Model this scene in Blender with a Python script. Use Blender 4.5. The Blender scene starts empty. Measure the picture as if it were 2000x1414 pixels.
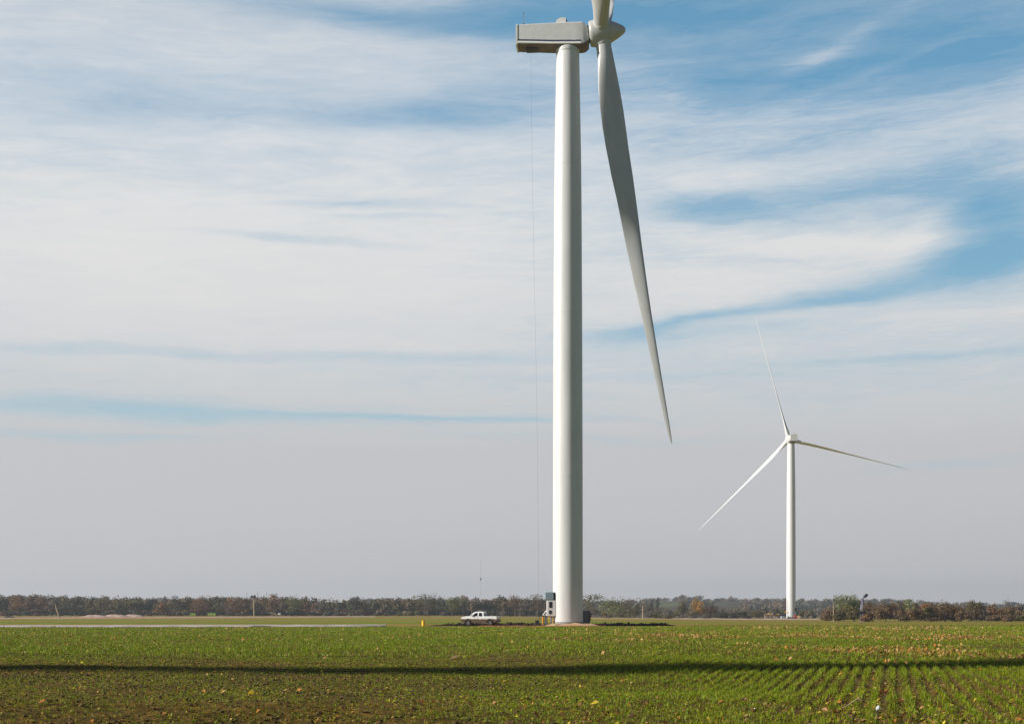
import bpy, math, random
import numpy as np
from mathutils import Vector, Matrix
rng = np.random.default_rng(7)
random.seed(7)
R = math.radians
scn = bpy.context.scene
C = scn.collection
CAMZ = 1.4
F = 2892.0                      # focal length in photo pixels (photo is 2000 wide)
SUN_AZ = R(12.5)                # sun stands to the left, 12.5 degrees towards the camera
SUN_EL = R(24.5)

# ------------------------------------------------------------------ noise / terrain
def _hash(ix, iy, seed):
    h = (ix.astype(np.int64) * 374761393 + iy.astype(np.int64) * 668265263 + seed * 2147483647 + 1013) & 0xffffffff
    h = ((h ^ (h >> 13)) * 1274126177) & 0xffffffff
    h = ((h ^ (h >> 16)) * 2246822519) & 0xffffffff
    return ((h ^ (h >> 15)) & 0xffffff) / float(0xffffff)
def vnoise(x, y, seed=0):
    x = np.asarray(x, float); y = np.asarray(y, float)
    ix = np.floor(x); iy = np.floor(y); fx = x - ix; fy = y - iy
    fx = fx * fx * (3 - 2 * fx); fy = fy * fy * (3 - 2 * fy)
    a = _hash(ix, iy, seed); b = _hash(ix + 1, iy, seed); c = _hash(ix, iy + 1, seed); d = _hash(ix + 1, iy + 1, seed)
    return (a * (1 - fx) + b * fx) * (1 - fy) + (c * (1 - fx) + d * fx) * fy
def fbm(x, y, seed=0, oct=4):
    s = 0; a = .5; t = 0
    for i in range(oct):
        s = s + a * vnoise(x * 2 ** i, y * 2 ** i, seed + i * 17); t += a; a *= .5
    return s / t
def sstep(a, b, x):
    t = np.clip((x - a) / (b - a), 0, 1)
    return t * t * (3 - 2 * t)
ROW = np.array([.256, 1.0]); ROW /= np.linalg.norm(ROW)
def gz(X, Y):
    """height of the ground"""
    X = np.asarray(X, float); Y = np.asarray(Y, float)
    D = np.hypot(X, Y)
    z = 0.25 * np.exp(-((X + 20) / 13) ** 2 - ((Y - 38) / 22) ** 2)
    z = z + 0.26 * (sstep(33, 44, Y) - .5) * sstep(24, 31, Y) * (1 - sstep(46, 85, Y)) * sstep(-9, -3, X) * (1 - sstep(6.5, 10, X)) * (.75 + .5 * np.sin(X / 2.1))
    z = z + 0.10 * (fbm(X / 14, Y / 14, 3, 3) - .5) * sstep(10, 25, D) * (1 - sstep(150, 185, D))
    z = z + 0.09 * (fbm(X / 2.2, Y / 2.2, 5, 3) - .5) * (1 - sstep(70, 120, D))
    near = (1 - sstep(45, 75, D)) * (Y > 0)
    z = z + near * sstep(1.5, 6.5, X - .02 * Y) * .018 * np.cos((X * ROW[1] - Y * ROW[0]) / .28 * 2 * np.pi)          # drill rows
    furrow = near * (1 - sstep(-3.0, .5, X)) * (1 - sstep(20.5, 25, Y + .12 * X))                                       # tilled headland
    z = z + furrow * .05 * np.sin((Y - .30 * X) / .55 * 2 * np.pi + 2 * fbm(X / 2, Y / 2, 77, 2))
    z = z + near * .045 * (fbm(X / .35, Y / .35, 31, 3) - .5)
    left = 1 - sstep(-40, 120, X)
    z = z + 1.25 * sstep(420, 780, Y) * left
    z = z - 0.25 * sstep(300, 420, Y) * (1 - left)
    u = X / np.maximum(np.abs(Y), 1)
    H = 20 + 9 * (fbm(u * 9 + 3, Y / 5000, 21, 3) - .5) * 2 - 8 * sstep(.22, .34, u) - 4 * np.exp(-((u - .08) / .03) ** 2)
    z = z + (H * (Y > 0) + 8 * (Y <= 0)) * sstep(1250, 2250, D) * (1 - sstep(2400, 3600, D))
    return z
def gz1(x, y): return float(gz(np.array([x]), np.array([y]))[0])
def W(px, py, Y):
    """the point at depth Y that the photo shows at pixel px, py"""
    return Vector(((px - 1000) / F * Y, Y, CAMZ + (1202 - py) / F * Y))

# ------------------------------------------------------------------ materials
def new_mat(name):
    m = bpy.data.materials.new(name); m.use_nodes = True
    nt = m.node_tree; b = nt.nodes['Principled BSDF']
    return m, nt, b
def noise_node(nt, scale, detail=4, rough=.55, coord='Object', sc=(1, 1, 1)):
    tc = nt.nodes.new('ShaderNodeTexCoord'); mp = nt.nodes.new('ShaderNodeMapping'); mp.inputs['Scale'].default_value = sc
    n = nt.nodes.new('ShaderNodeTexNoise'); n.inputs['Scale'].default_value = scale
    n.inputs['Detail'].default_value = detail; n.inputs['Roughness'].default_value = rough
    nt.links.new(tc.outputs[coord], mp.inputs[0]); nt.links.new(mp.outputs[0], n.inputs['Vector'])
    return n
def ramp(nt, src, stops):
    r = nt.nodes.new('ShaderNodeValToRGB')
    while len(r.color_ramp.elements) < len(stops): r.color_ramp.elements.new(.5)
    for e, (p, c) in zip(r.color_ramp.elements, stops): e.position = p; e.color = (*c, 1)
    nt.links.new(src, r.inputs[0]); return r
def mat_noise(name, c1, c2, scale=3, rough=.7, metal=0, bump=0, sc=(1, 1, 1), lo=.35, hi=.65, detail=5, spec=.5):
    m, nt, b = new_mat(name)
    n = noise_node(nt, scale, detail, .6, 'Object', sc)
    r = ramp(nt, n.outputs['Fac'], [(lo, c1), (hi, c2)])
    nt.links.new(r.outputs[0], b.inputs['Base Color'])
    b.inputs['Roughness'].default_value = rough; b.inputs['Metallic'].default_value = metal
    b.inputs['Specular IOR Level'].default_value = spec
    if bump:
        bp = nt.nodes.new('ShaderNodeBump'); bp.inputs['Strength'].default_value = bump; bp.inputs['Distance'].default_value = .05
        nt.links.new(n.outputs['Fac'], bp.inputs['Height']); nt.links.new(bp.outputs[0], b.inputs['Normal'])
    return m
def mat_attr(name, rough=.8, translucent=0.0, vary=0.0, spec=.25):
    """colour comes from each piece's own colour attribute"""
    m, nt, b = new_mat(name)
    a = nt.nodes.new('ShaderNodeVertexColor'); a.layer_name = 'Col'
    nt.links.new(a.outputs['Color'], b.inputs['Base Color'])
    b.inputs['Roughness'].default_value = rough; b.inputs['Specular IOR Level'].default_value = spec
    if translucent:
        t = nt.nodes.new('ShaderNodeBsdfTranslucent'); nt.links.new(a.outputs['Color'], t.inputs['Color'])
        mx = nt.nodes.new('ShaderNodeMixShader'); mx.inputs[0].default_value = translucent
        nt.links.new(b.outputs[0], mx.inputs[1]); nt.links.new(t.outputs[0], mx.inputs[2])
        nt.links.new(mx.outputs[0], nt.nodes['Material Output'].inputs['Surface'])
    return m
M = {}
M['tower'] = mat_noise('tower_paint', (.63, .63, .615), (.70, .70, .685), 1.2, .42, sc=(1, 1, .12))
M['blade'] = mat_noise('blade_gelcoat', (.46, .46, .45), (.53, .53, .515), .8, .38, sc=(1, 1, .25))
M['nacelle'] = mat_noise('nacelle_fibreglass', (.60, .60, .585), (.66, .66, .645), 1.5, .45)
M['seam_shade'] = mat_noise('seam_shade_blue', (.035, .04, .075), (.05, .055, .10), 2, .5)  # dark seam gap with its shadow held in the colour
M['lip'] = mat_noise('lip_white', (.72, .72, .68), (.78, .78, .74), 2, .45)
M['dark'] = mat_noise('dark_steel', (.012, .012, .014), (.03, .03, .034), 4, .5)
M['belly'] = mat_noise('belly_shade_fibreglass', (.13, .085, .055), (.20, .14, .10), 1.0, .6)  # nacelle shell colour darkened and browned for underside shade
M['concrete'] = mat_noise('concrete', (.22, .215, .2), (.34, .33, .31), 5, .9, bump=.3)
M['steel'] = mat_noise('grey_steel', (.25, .26, .27), (.34, .35, .36), 5, .45, .6)
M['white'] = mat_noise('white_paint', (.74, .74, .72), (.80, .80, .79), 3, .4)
M['yellow'] = mat_noise('yellow_plastic', (.80, .50, .01), (.86, .58, .02), 5, .45)
M['orange'] = mat_noise('orange_paint', (.62, .25, .02), (.72, .32, .03), 6, .45)
M['bluegrey'] = mat_noise('blue_grey_paint', (.20, .29, .33), (.26, .35, .39), 4, .5)
M['wood'] = mat_noise('weathered_wood', (.16, .10, .065), (.26, .18, .12), 8, .9, sc=(1, 1, .1))
M['palewood'] = mat_noise('pale_wood', (.36, .27, .17), (.50, .39, .26), 8, .9, sc=(1, 1, .1))
M['bark'] = mat_noise('bark', (.06, .045, .03), (.12, .09, .065), 6, .95, sc=(1, 1, .25), bump=.4)
M['rope'] = mat_noise('rope_fibre', (.10, .10, .12), (.16, .16, .18), 6, .9)
M['rubber'] = mat_noise('rubber', (.012, .012, .012), (.028, .026, .024), 8, .85)
M['rim'] = mat_noise('alloy', (.28, .26, .24), (.42, .40, .38), 8, .35, .7)
M['chrome'] = mat_noise('chrome', (.5, .5, .5), (.6, .6, .6), 4, .25, .9)
M['red'] = mat_noise('red_paint', (.42, .03, .03), (.55, .06, .05), 4, .45)
M['maroon'] = mat_noise('maroon_paint', (.10, .01, .035), (.15, .015, .05), 4, .5)
M['navy'] = mat_noise('navy_paint', (.015, .02, .05), (.03, .035, .075), 4, .5)
M['palevan'] = mat_noise('pale_blue_paint', (.48, .56, .60), (.58, .66, .70), 4, .4)
M['tanroof'] = mat_noise('tan_roofing', (.66, .42, .16), (.78, .52, .22), 1.5, .85)
M['trailerwall'] = mat_noise('trailer_cladding', (.30, .24, .20), (.38, .31, .26), 2, .8, sc=(4, 1, .2))
M['brownwall'] = mat_noise('rust_band', (.50, .22, .10), (.62, .30, .14), 2, .8)
M['lime'] = mat_noise('lime_paint', (.32, .50, .05), (.42, .60, .08), 3, .5)
M['hay'] = mat_noise('hay', (.38, .25, .10), (.58, .40, .18), 9, .95, bump=.5)
M['gravel'] = mat_noise('pale_gravel', (.36, .28, .23), (.64, .56, .53), .45, .95, bump=.3, detail=8)
M['pinkdirt'] = mat_noise('pink_dirt', (.42, .27, .20), (.60, .43, .35), .7, .95, bump=.3, detail=8)
M['clay'] = mat_noise('red_clay', (.22, .055, .018), (.50, .16, .04), 1.1, .95, bump=.4, detail=8)
M['tandirt'] = mat_noise('tan_dirt', (.50, .30, .14), (.68, .46, .26), 1.3, .95, bump=.4, detail=8)
M['darksoil'] = mat_noise('dark_soil', (.015, .010, .010), (.05, .032, .026), 2.2, .95, bump=.6, detail=8)
M['heapsoil'] = mat_noise('heap_soil', (.02, .018, .03), (.05, .045, .06), 1.2, .95, bump=.5, detail=8)
M['purpletin'] = mat_noise('weathered_tin', (.13, .12, .16), (.19, .18, .22), 3, .6)
m, nt, b = new_mat('tinted_glass'); b.inputs['Base Color'].default_value = (.008, .009, .011, 1); b.inputs['Roughness'].default_value = .08
n = noise_node(nt, 3, 2); r = ramp(nt, n.outputs['Fac'], [(.3, (.006, .007, .009)), (.7, (.014, .016, .02))]); nt.links.new(r.outputs[0], b.inputs['Base Color']); M['glass'] = m
m, nt, b = new_mat('lamp_lens'); b.inputs['Roughness'].default_value = .15
n = noise_node(nt, 20, 2); r = ramp(nt, n.outputs['Fac'], [(.3, (.6, .6, .58)), (.7, (.75, .75, .72))]); nt.links.new(r.outputs[0], b.inputs['Base Color']); M['lens'] = m
# truck paint: white above, dried brown mud splashed on the lower body
m, nt, b = new_mat('muddy_white_paint')
tc = nt.nodes.new('ShaderNodeTexCoord'); sp = nt.nodes.new('ShaderNodeSeparateXYZ'); nt.links.new(tc.outputs['Object'], sp.inputs[0])
n = noise_node(nt, 3.2, 6, .65)
ma = nt.nodes.new('ShaderNodeMath'); ma.operation = 'MULTIPLY_ADD'; ma.inputs[1].default_value = .30; ma.inputs[2].default_value = -.15
nt.links.new(n.outputs['Fac'], ma.inputs[0])
ad = nt.nodes.new('ShaderNodeMath'); ad.operation = 'ADD'; nt.links.new(sp.outputs['Z'], ad.inputs[0]); nt.links.new(ma.outputs[0], ad.inputs[1])
r = ramp(nt, ad.outputs[0], [(.76, (.098, .062, .043)), (.84, (.28, .18, .09)), (.87, (.82, .82, .81))])
nt.links.new(r.outputs[0], b.inputs['Base Color']); b.inputs['Roughness'].default_value = .4; M['truck'] = m
M['leafbits'] = mat_attr('dry_leaf_litter', .85, .15)
M['blades'] = mat_attr('wheat_leaf', .55, .30, spec=.3)
M['clods'] = mat_attr('soil_clod', .95)
M['leaves'] = mat_attr('tree_leaf', .7, .22)

# ------------------------------------------------------------------ mesh helpers
class MB:
    def __init__(s): s.v = []; s.f = []
    def add(s, vs, fs):
        o = len(s.v); s.v += [tuple(v) for v in vs]; s.f += [tuple(i + o for i in f) for f in fs]; return s
    def box(s, lo, hi, bev=0.0):
        x0, y0, z0 = lo; x1, y1, z1 = hi
        if not bev:
            return s.add([(x0, y0, z0), (x1, y0, z0), (x1, y1, z0), (x0, y1, z0), (x0, y0, z1), (x1, y0, z1), (x1, y1, z1), (x0, y1, z1)],
                         [(0, 3, 2, 1), (4, 5, 6, 7), (0, 1, 5, 4), (1, 2, 6, 5), (2, 3, 7, 6), (3, 0, 4, 7)])
        vs = []; 
        rings = [(z0, bev), (z0 + bev, 0), (z1 - bev, 0), (z1, bev)]
        for z, i in rings:
            a, b, c, d = x0 + i, x1 - i, y0 + i, y1 - i; q = bev
            vs += [(a + q, c, z), (b - q, c, z), (b, c + q, z), (b, d - q, z), (b - q, d, z), (a + q, d, z), (a, d - q, z), (a, c + q, z)]
        return s.loft_raw(vs, 8, 4)
    def loft_raw(s, vs, n, k, caps=True):
        fs = []
        for j in range(k - 1):
            for i in range(n):
                fs.append((j * n + i, j * n + (i + 1) % n, (j + 1) * n + (i + 1) % n, (j + 1) * n + i))
        if caps: fs += [tuple(range(n - 1, -1, -1)), tuple(range((k - 1) * n, k * n))]
        return s.add(vs, fs)
    def lathe(s, prof, n=32, c=(0, 0, 0), axis='z', caps=True):
        vs = []
        for r, h in prof:
            for i in range(n):
                a = 2 * math.pi * i / n; p, q = r * math.cos(a), r * math.sin(a)
                if axis == 'z': v = (c[0] + p, c[1] + q, c[2] + h)
                elif axis == 'y': v = (c[0] + q, c[1] + h, c[2] + p)
                else: v = (c[0] + h, c[1] + p, c[2] + q)
                vs.append(v)
        return s.loft_raw(vs, n, len(prof), caps)
    def tube(s, pts, rad, n=8):
        pts = [Vector(p) for p in pts]; k = len(pts)
        if not hasattr(rad, '__len__'): rad = [rad] * k
        vs = []; up = None
        for j, p in enumerate(pts):
            t = (pts[min(j + 1, k - 1)] - pts[max(j - 1, 0)]).normalized()
            if up is None: up = Vector((0, 0, 1)) if abs(t.z) < .9 else Vector((1, 0, 0))
            a = t.cross(up).normalized(); b2 = a.cross(t).normalized(); up = b2
            for i in range(n):
                q = 2 * math.pi * i / n
                vs.append(p + (a * math.cos(q) + b2 * math.sin(q)) * rad[j])
        return s.loft_raw(vs, n, k)
    def prism(s, poly, y0, y1, inset_top=None):
        """extrude a polygon drawn in x,z along y; inset_top(z) gives how far the sides lean in"""
        n = len(poly); f = inset_top or (lambda z: 0)
        vs = [(x, y0 + f(z), z) for x, z in poly] + [(x, y1 - f(z), z) for x, z in poly]
        fs = [tuple(range(n)), tuple(range(2 * n - 1, n - 1, -1))]
        fs += [(i, i + n, (i + 1) % n + n, (i + 1) % n) for i in range(n)]
        return s.add(vs, fs)
    def build(s, name, mat, parent=None, loc=None, smooth=True, angle=38):
        me = bpy.data.meshes.new(name); me.from_pydata(s.v, [], s.f)
        import bmesh
        bm = bmesh.new(); bm.from_mesh(me); bmesh.ops.recalc_face_normals(bm, faces=bm.faces); bm.to_mesh(me); bm.free()
        me.materials.append(mat)
        if smooth:
            me.polygons.foreach_set('use_smooth', [True] * len(me.polygons)); me.set_sharp_from_angle(angle=R(angle))
        o = bpy.data.objects.new(name, me); C.objects.link(o)
        if parent: o.parent = parent
        if loc is not None: o.location = loc
        return o
def np_mesh(name, V, Fc, mat, col=None, smooth=False, parent=None):
    """V (n,3) verts, Fc (m,k) faces, col (n,3) colour per vertex"""
    me = bpy.data.meshes.new(name); n = len(V); m_, k = Fc.shape
    me.vertices.add(n); me.vertices.foreach_set('co', np.ascontiguousarray(V, np.float32).ravel())
    me.loops.add(m_ * k); me.loops.foreach_set('vertex_index', np.ascontiguousarray(Fc, np.int32).ravel())
    me.polygons.add(m_); me.polygons.foreach_set('loop_start', np.arange(0, m_ * k, k, dtype=np.int32))
    me.polygons.foreach_set('loop_total', np.full(m_, k, np.int32))
    if smooth: me.polygons.foreach_set('use_smooth', np.ones(m_, bool))
    me.update(calc_edges=True); me.validate()
    if col is not None:
        a = me.color_attributes.new('Col', 'FLOAT_COLOR', 'POINT')
        a.data.foreach_set('color', np.concatenate([col, np.ones((n, 1))], 1).astype(np.float32).ravel())
    me.materials.append(mat)
    o = bpy.data.objects.new(name, me); C.objects.link(o)
    if parent: o.parent = parent
    return o
def tag(o, label, cat, group=None):
    o['label'] = label; o['category'] = cat
    if group: o['group'] = group
    return o
def thing(name, label, cat, loc=(0, 0, 0), rz=0, group=None):
    o = bpy.data.objects.new(name, None); C.objects.link(o); o.location = loc; o.rotation_euler = (0, 0, rz)
    return tag(o, label, cat, group)
def struct(o): o['kind'] = 'structure'; return o
def stuff(o): o['kind'] = 'stuff'; return o
def copy_tree(o, parent=None):
    c = o.copy(); C.objects.link(c)
    if parent: c.parent = parent
    for ch in list(o.children): copy_tree(ch, c)
    return c

# ------------------------------------------------------------------ camera, world, sun
cam = bpy.data.cameras.new('camera'); co = bpy.data.objects.new('camera', cam); C.objects.link(co)
co.location = (0, 0, CAMZ); co.rotation_euler = (R(90), 0, 0)
cam.sensor_width = 36; cam.lens = 36 * F / 2000; cam.shift_y = (1202 - 707) / 2000; cam.clip_end = 30000; cam.clip_start = .1
scn.camera = co
sun = bpy.data.lights.new('sun', 'SUN'); so = bpy.data.objects.new('sun', sun); C.objects.link(so)
sd = Vector((-math.cos(SUN_AZ) * math.cos(SUN_EL), -math.sin(SUN_AZ) * math.cos(SUN_EL), math.sin(SUN_EL)))
so.rotation_euler = (-sd).to_track_quat('-Z', 'Y').to_euler(); so.location = sd * 50
sun.energy = 5.0; sun.angle = R(.53); sun.color = (1, .95, .875)
scn.view_settings.view_transform = 'Standard'; scn.view_settings.look = 'None'; scn.view_settings.exposure = .22; scn.view_settings.gamma = 1

w = bpy.data.worlds.new('World'); scn.world = w; w.use_nodes = True
nt = w.node_tree; N = nt.nodes; L = nt.links
def mth(op, a, b=None, c=None, clamp=False):
    n = N.new('ShaderNodeMath'); n.operation = op; n.use_clamp = clamp
    for i, q in enumerate((a, b, c)):
        if q is None: continue
        if isinstance(q, (int, float)): n.inputs[i].default_value = q
        else: L.new(q, n.inputs[i])
    return n.outputs[0]
sky = N.new('ShaderNodeTexSky'); sky.sky_type = 'NISHITA'; sky.sun_disc = False
sky.sun_elevation = SUN_EL
# Blender measures the sky's sun rotation from +Y clockwise (towards +X)
sky.sun_rotation = math.atan2(sd.x, sd.y) % (2 * math.pi)
sky.altitude = 300; sky.air_density = 1.0; sky.dust_density = .35; sky.ozone_density = 2.0
tc = N.new('ShaderNodeTexCoord'); sx = N.new('ShaderNodeSeparateXYZ'); L.new(tc.outputs['Generated'], sx.inputs[0])
az = mth('ARCTAN2', sx.outputs['X'], sx.outputs['Y']); el = mth('ARCSINE', sx.outputs['Z'])
def cmb(x, y, z=0.0):
    n = N.new('ShaderNodeCombineXYZ')
    for i, q in enumerate((x, y, z)):
        if isinstance(q, (int, float)): n.inputs[i].default_value = q
        else: L.new(q, n.inputs[i])
    return n.outputs[0]
def wnoise(vec, scale, detail=4, rough=.55, dist=0.0):
    n = N.new('ShaderNodeTexNoise'); n.inputs['Scale'].default_value = scale; n.inputs['Detail'].default_value = detail
    n.inputs['Roughness'].default_value = rough; n.inputs['Distortion'].default_value = dist; L.new(vec, n.inputs['Vector']); return n.outputs['Fac']
def srange(src, lo, hi):
    n = N.new('ShaderNodeMapRange'); n.interpolation_type = 'SMOOTHSTEP'
    n.inputs['From Min'].default_value = lo; n.inputs['From Max'].default_value = hi; L.new(src, n.inputs['Value']); return n.outputs[0]
# wind-drawn warp of the cloud field
wa = wnoise(cmb(mth('MULTIPLY', az, 6), mth('MULTIPLY', el, 22), 1.7), 1, 4)
wb = wnoise(cmb(mth('MULTIPLY', az, 7), mth('MULTIPLY', el, 30), 9.1), 1, 4)
azw = mth('ADD', az, mth('MULTIPLY', mth('SUBTRACT', wa, .5), .06))
elw = mth('ADD', el, mth('MULTIPLY', mth('SUBTRACT', wb, .5), .020))
def ang(px, py):
    a = math.atan((px - 1000) / F); return a, math.atan((1202 - py) / F * math.cos(a))
def gauss(px, py, sx_, sy_, slope=0.0):
    a, e = ang(px, py)
    da = mth('SUBTRACT', azw, a); de = mth('SUBTRACT', elw, e)
    if slope: de = mth('SUBTRACT', de, mth('MULTIPLY', da, slope))
    p = mth('MULTIPLY', da, F / sx_); q = mth('MULTIPLY', de, F / sy_)
    return mth('EXPONENT', mth('MULTIPLY', mth('ADD', mth('MULTIPLY', p, p), mth('MULTIPLY', q, q)), -1))
bank = [  # px, py, half width, half height, amount, slope: cloud banks (+) and breaks of blue (-)
    (1420, 40, 330, 95, -.50, 0), (1930, 70, 260, 85, -.50, 0), (1060, 20, 260, 60, -.42, 0), (700, 25, 330, 26, -.30, -.05),
    (1480, 165, 300, 40, -.28, 0), (480, 205, 420, 50, -.17, 0), (1000, 205, 160, 50, -.20, 0), (120, 180, 260, 90, -.08, 0), (800, 228, 200, 22, -.20, 0),
    (1370, 405, 150, 26, -.36, -.08), (1640, 190, 440, 200, -.20, 0), (1600, 385, 220, 30, -.30, .06), (1930, 390, 150, 40, -.55, .05), (1960, 470, 110, 50, -.55, .1), (1800, 540, 240, 26, -.30, .12), (1960, 520, 120, 40, -.25, 0),
    (1600, 585, 200, 13, -.30, .10), (1330, 628, 130, 11, -.42, .16), (1250, 660, 120, 16, -.20, .05), (1760, 700, 300, 10, -.24, 0), (1550, 640, 400, 12, -.18, 0),
    (690, 398, 130, 8, -.22, 0), (560, 465, 180, 7, -.24, -.03), (750, 430, 90, 6, -.16, 0), (300, 690, 460, 8, -.24, 0), (900, 700, 240, 12, -.18, 0),
    (300, 802, 480, 20, -.62, -.015), (900, 818, 330, 6, -.52, -.02), (120, 845, 300, 10, -.3, 0), (1200, 858, 320, 10, -.24, -.01), (250, 848, 330, 12, -.18, 0), (950, 850, 160, 6, -.15, 0), (620, 690, 200, 6, -.12, 0),
    (1860, 905, 220, 18, -.45, .10), (1300, 740, 300, 12, -.12, 0), (1560, 290, 260, 26, -.22, .12), (1280, 270, 140, 30, -.15, 0), (1880, 320, 160, 26, -.20, .1),
    (380, 560, 760, 160, .30, 0), (1420, 555, 220, 36, .20, .08), (1640, 472, 220, 22, .32, -.03), (1800, 440, 90, 30, .22, .5), (1420, 335, 220, 60, .18, .10), (1900, 620, 260, 14, .25, 0),
    (1640, 90, 150, 16, .16, .40), (1600, 30, 160, 10, .12, .1), (1500, 70, 280, 12, .16, 0), (1800, 260, 260, 20, .08, .16), (1750, 120, 220, 10, .14, .30), (1350, 110, 200, 9, .10, .05), (1560, 115, 140, 14, .22, .05),
]
dens = mth('ADD', .66, mth('MULTIPLY', wnoise(cmb(mth('MULTIPLY', azw, 9), mth('MULTIPLY', elw, 70), 4.2), 1, 6, .6, .3), .34))
dens = mth('SUBTRACT', dens, .17)
fine = wnoise(cmb(mth('MULTIPLY', mth('ADD', azw, mth('MULTIPLY', elw, .9)), 26), mth('MULTIPLY', mth('SUBTRACT', elw, mth('MULTIPLY', az, .06)), 190), 2.2), 1, 7, .62, .5)
dens = mth('ADD', dens, mth('MULTIPLY', mth('SUBTRACT', fine, .5), .30))
fib = wnoise(cmb(mth('ADD', mth('MULTIPLY', azw, 40), mth('MULTIPLY', elw, 120)), mth('SUBTRACT', mth('MULTIPLY', elw, 420), mth('MULTIPLY', azw, 34)), 6.6), 1, 5, .6, .8)
dens = mth('ADD', dens, mth('MULTIPLY', mth('SUBTRACT', fib, .5), mth('MULTIPLY_ADD', srange(az, -.10, .10), .22, .06)))
for px, py, sx_, sy_, am, sl in bank:
    dens = mth('MULTIPLY_ADD', gauss(px, py, sx_, sy_, sl), am, dens)
# thicker veil low in the sky; clouds cut off outside the view, unseen sky kept clear to deepen shade
dens = mth('MULTIPLY_ADD', srange(el, ang(1000, 720)[1], ang(1000, 960)[1]), .42, dens)
dens = mth('MINIMUM', mth('MAXIMUM', dens, 0.0), 1.0)
veil = mth('MULTIPLY', mth('SUBTRACT', 1.0, srange(el, .41, .50)), mth('SUBTRACT', 1.0, srange(mth('ABSOLUTE', az), .38, .55)))
SKY_STR = .05
def cramp(src, stops):
    r_ = N.new('ShaderNodeValToRGB'); ce = r_.color_ramp
    while len(ce.elements) < len(stops): ce.elements.new(.5)
    for e_, (p, c_) in zip(ce.elements, stops): e_.position = p; e_.color = (*c_, 1)
    L.new(src, r_.inputs[0]); return r_.outputs[0]
mr = N.new('ShaderNodeMapRange'); mr.inputs['From Max'].default_value = .44; L.new(el, mr.inputs['Value'])
blue = cramp(mr.outputs[0], [(0.0, (.40, .49, .56)), (.28, (.34, .50, .57)), (.45, (.19, .39, .54)), (.70, (.125, .31, .49)), (1.0, (.09, .25, .41))])
white = cramp(mr.outputs[0], [(0.0, (.60, .603, .615)), (.10, (.508, .512, .524)), (.25, (.50, .503, .516)), (.40, (.62, .62, .62)), (.60, (.70, .697, .685)), (.75, (.70, .70, .705)), (1.0, (.57, .58, .60))])
fct = cramp(dens, [(0.0, (0, 0, 0)), (.25, (.17,) * 3), (.5, (.52,) * 3), (.8, (.90,) * 3), (1.0, (1, 1, 1))])
mu = N.new('ShaderNodeMix'); mu.data_type = 'RGBA'; L.new(fct, mu.inputs[0]); L.new(blue, mu.inputs[6]); L.new(white, mu.inputs[7])
vm = N.new('ShaderNodeVectorMath'); vm.operation = 'SCALE'; vm.inputs['Scale'].default_value = 1 / SKY_STR; L.new(mu.outputs[2], vm.inputs[0])
mx = N.new('ShaderNodeMix'); mx.data_type = 'RGBA'
L.new(veil, mx.inputs[0]); L.new(sky.outputs[0], mx.inputs[6]); L.new(vm.outputs[0], mx.inputs[7])
bg = N['Background']; bg.inputs['Strength'].default_value = SKY_STR; L.new(mx.outputs[2], bg.inputs['Color'])

# ------------------------------------------------------------------ ground sheet
def lerp(a, b, t): return a + (b - a) * t[..., None]
def c3(*c): return np.array(c, float)
az_in = np.linspace(R(-27), R(27), 620)
az_out = np.linspace(R(27), R(333), 90)[1:-1]
azs = np.concatenate([az_in, az_out]); nA = len(azs)
ds = np.concatenate([[.6, 3, 8, 12, 15], np.geomspace(16.5, 215, 520), np.geomspace(219, 7000, 190)]); nD = len(ds)
A_, D_ = np.meshgrid(azs, ds)
X = D_ * np.sin(A_); Y = D_ * np.cos(A_); Z = gz(X, Y)
near = (1 - sstep(45, 75, D_)) * (Y > 0)
soil = lerp(c3(.105, .072, .018), c3(.190, .125, .032), fbm(X / 1.1, Y / 1.1, 11, 4))
green = lerp(c3(.150, .215, .010), c3(.215, .255, .014), fbm(X / 6, Y / 3, 13, 4))
tan = lerp(c3(.30, .205, .048), c3(.43, .275, .080), fbm(X / 9, Y / 16, 15, 4))
bare = sstep(.50, .66, fbm(X / 7 + 3, Y / 11, 17, 4))
base = lerp(soil, green * .8, sstep(40, 75, D_) * .8)
base = lerp(base, soil, bare * (1 - sstep(80, 130, D_)) * .8)
# beyond the turbine: bands of stubble and winter green
band = fbm(X / 260 + 1.3, Y / 55, 19, 3)
farc = lerp(tan, green * 1.15, sstep(.44, .60, band))
rightside = sstep(20, 60, X)
farc = lerp(farc, lerp(tan, green, np.full_like(X, .38)), rightside * .75)
rs = sstep(18, 34, X); col = lerp(base, farc, sstep(184, 196, Y) * (1 - rs) + sstep(120, 270, Y + 30 * (fbm(X / 18, Y / 30, 29, 3) - .5)) * rs)
wood = lerp(c3(.07, .055, .03), c3(.10, .13, .045), sstep(.45, .6, fbm(X / 500, Y / 260, 23, 3)))
col = lerp(col, wood, sstep(1100, 1300, D_))
V = np.stack([X, Y, Z], -1).reshape(-1, 3)
i0 = (np.arange(nD - 1)[:, None] * nA + np.arange(nA)[None, :]); i1 = (np.arange(nD - 1)[:, None] * nA + (np.arange(nA)[None, :] + 1) % nA)
Fc = np.stack([i0, i1, i1 + nA, i0 + nA], -1).reshape(-1, 4)
gm, gnt, gb = new_mat('field_soil')
va = gnt.nodes.new('ShaderNodeVertexColor'); va.layer_name = 'Col'
n1 = noise_node(gnt, 5.5, 8, .7); n2 = noise_node(gnt, .55, 5, .6, 'Object', (1, .5, 1))
r1 = ramp(gnt, n1.outputs['Fac'], [(.34, (.30, .28, .25)), (.50, (.9, .9, .85)), (.66, (1.75, 1.55, 1.25))])
r2 = ramp(gnt, n2.outputs['Fac'], [(.3, (.75, .8, .7)), (.7, (1.2, 1.12, 1.05))])
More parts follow.
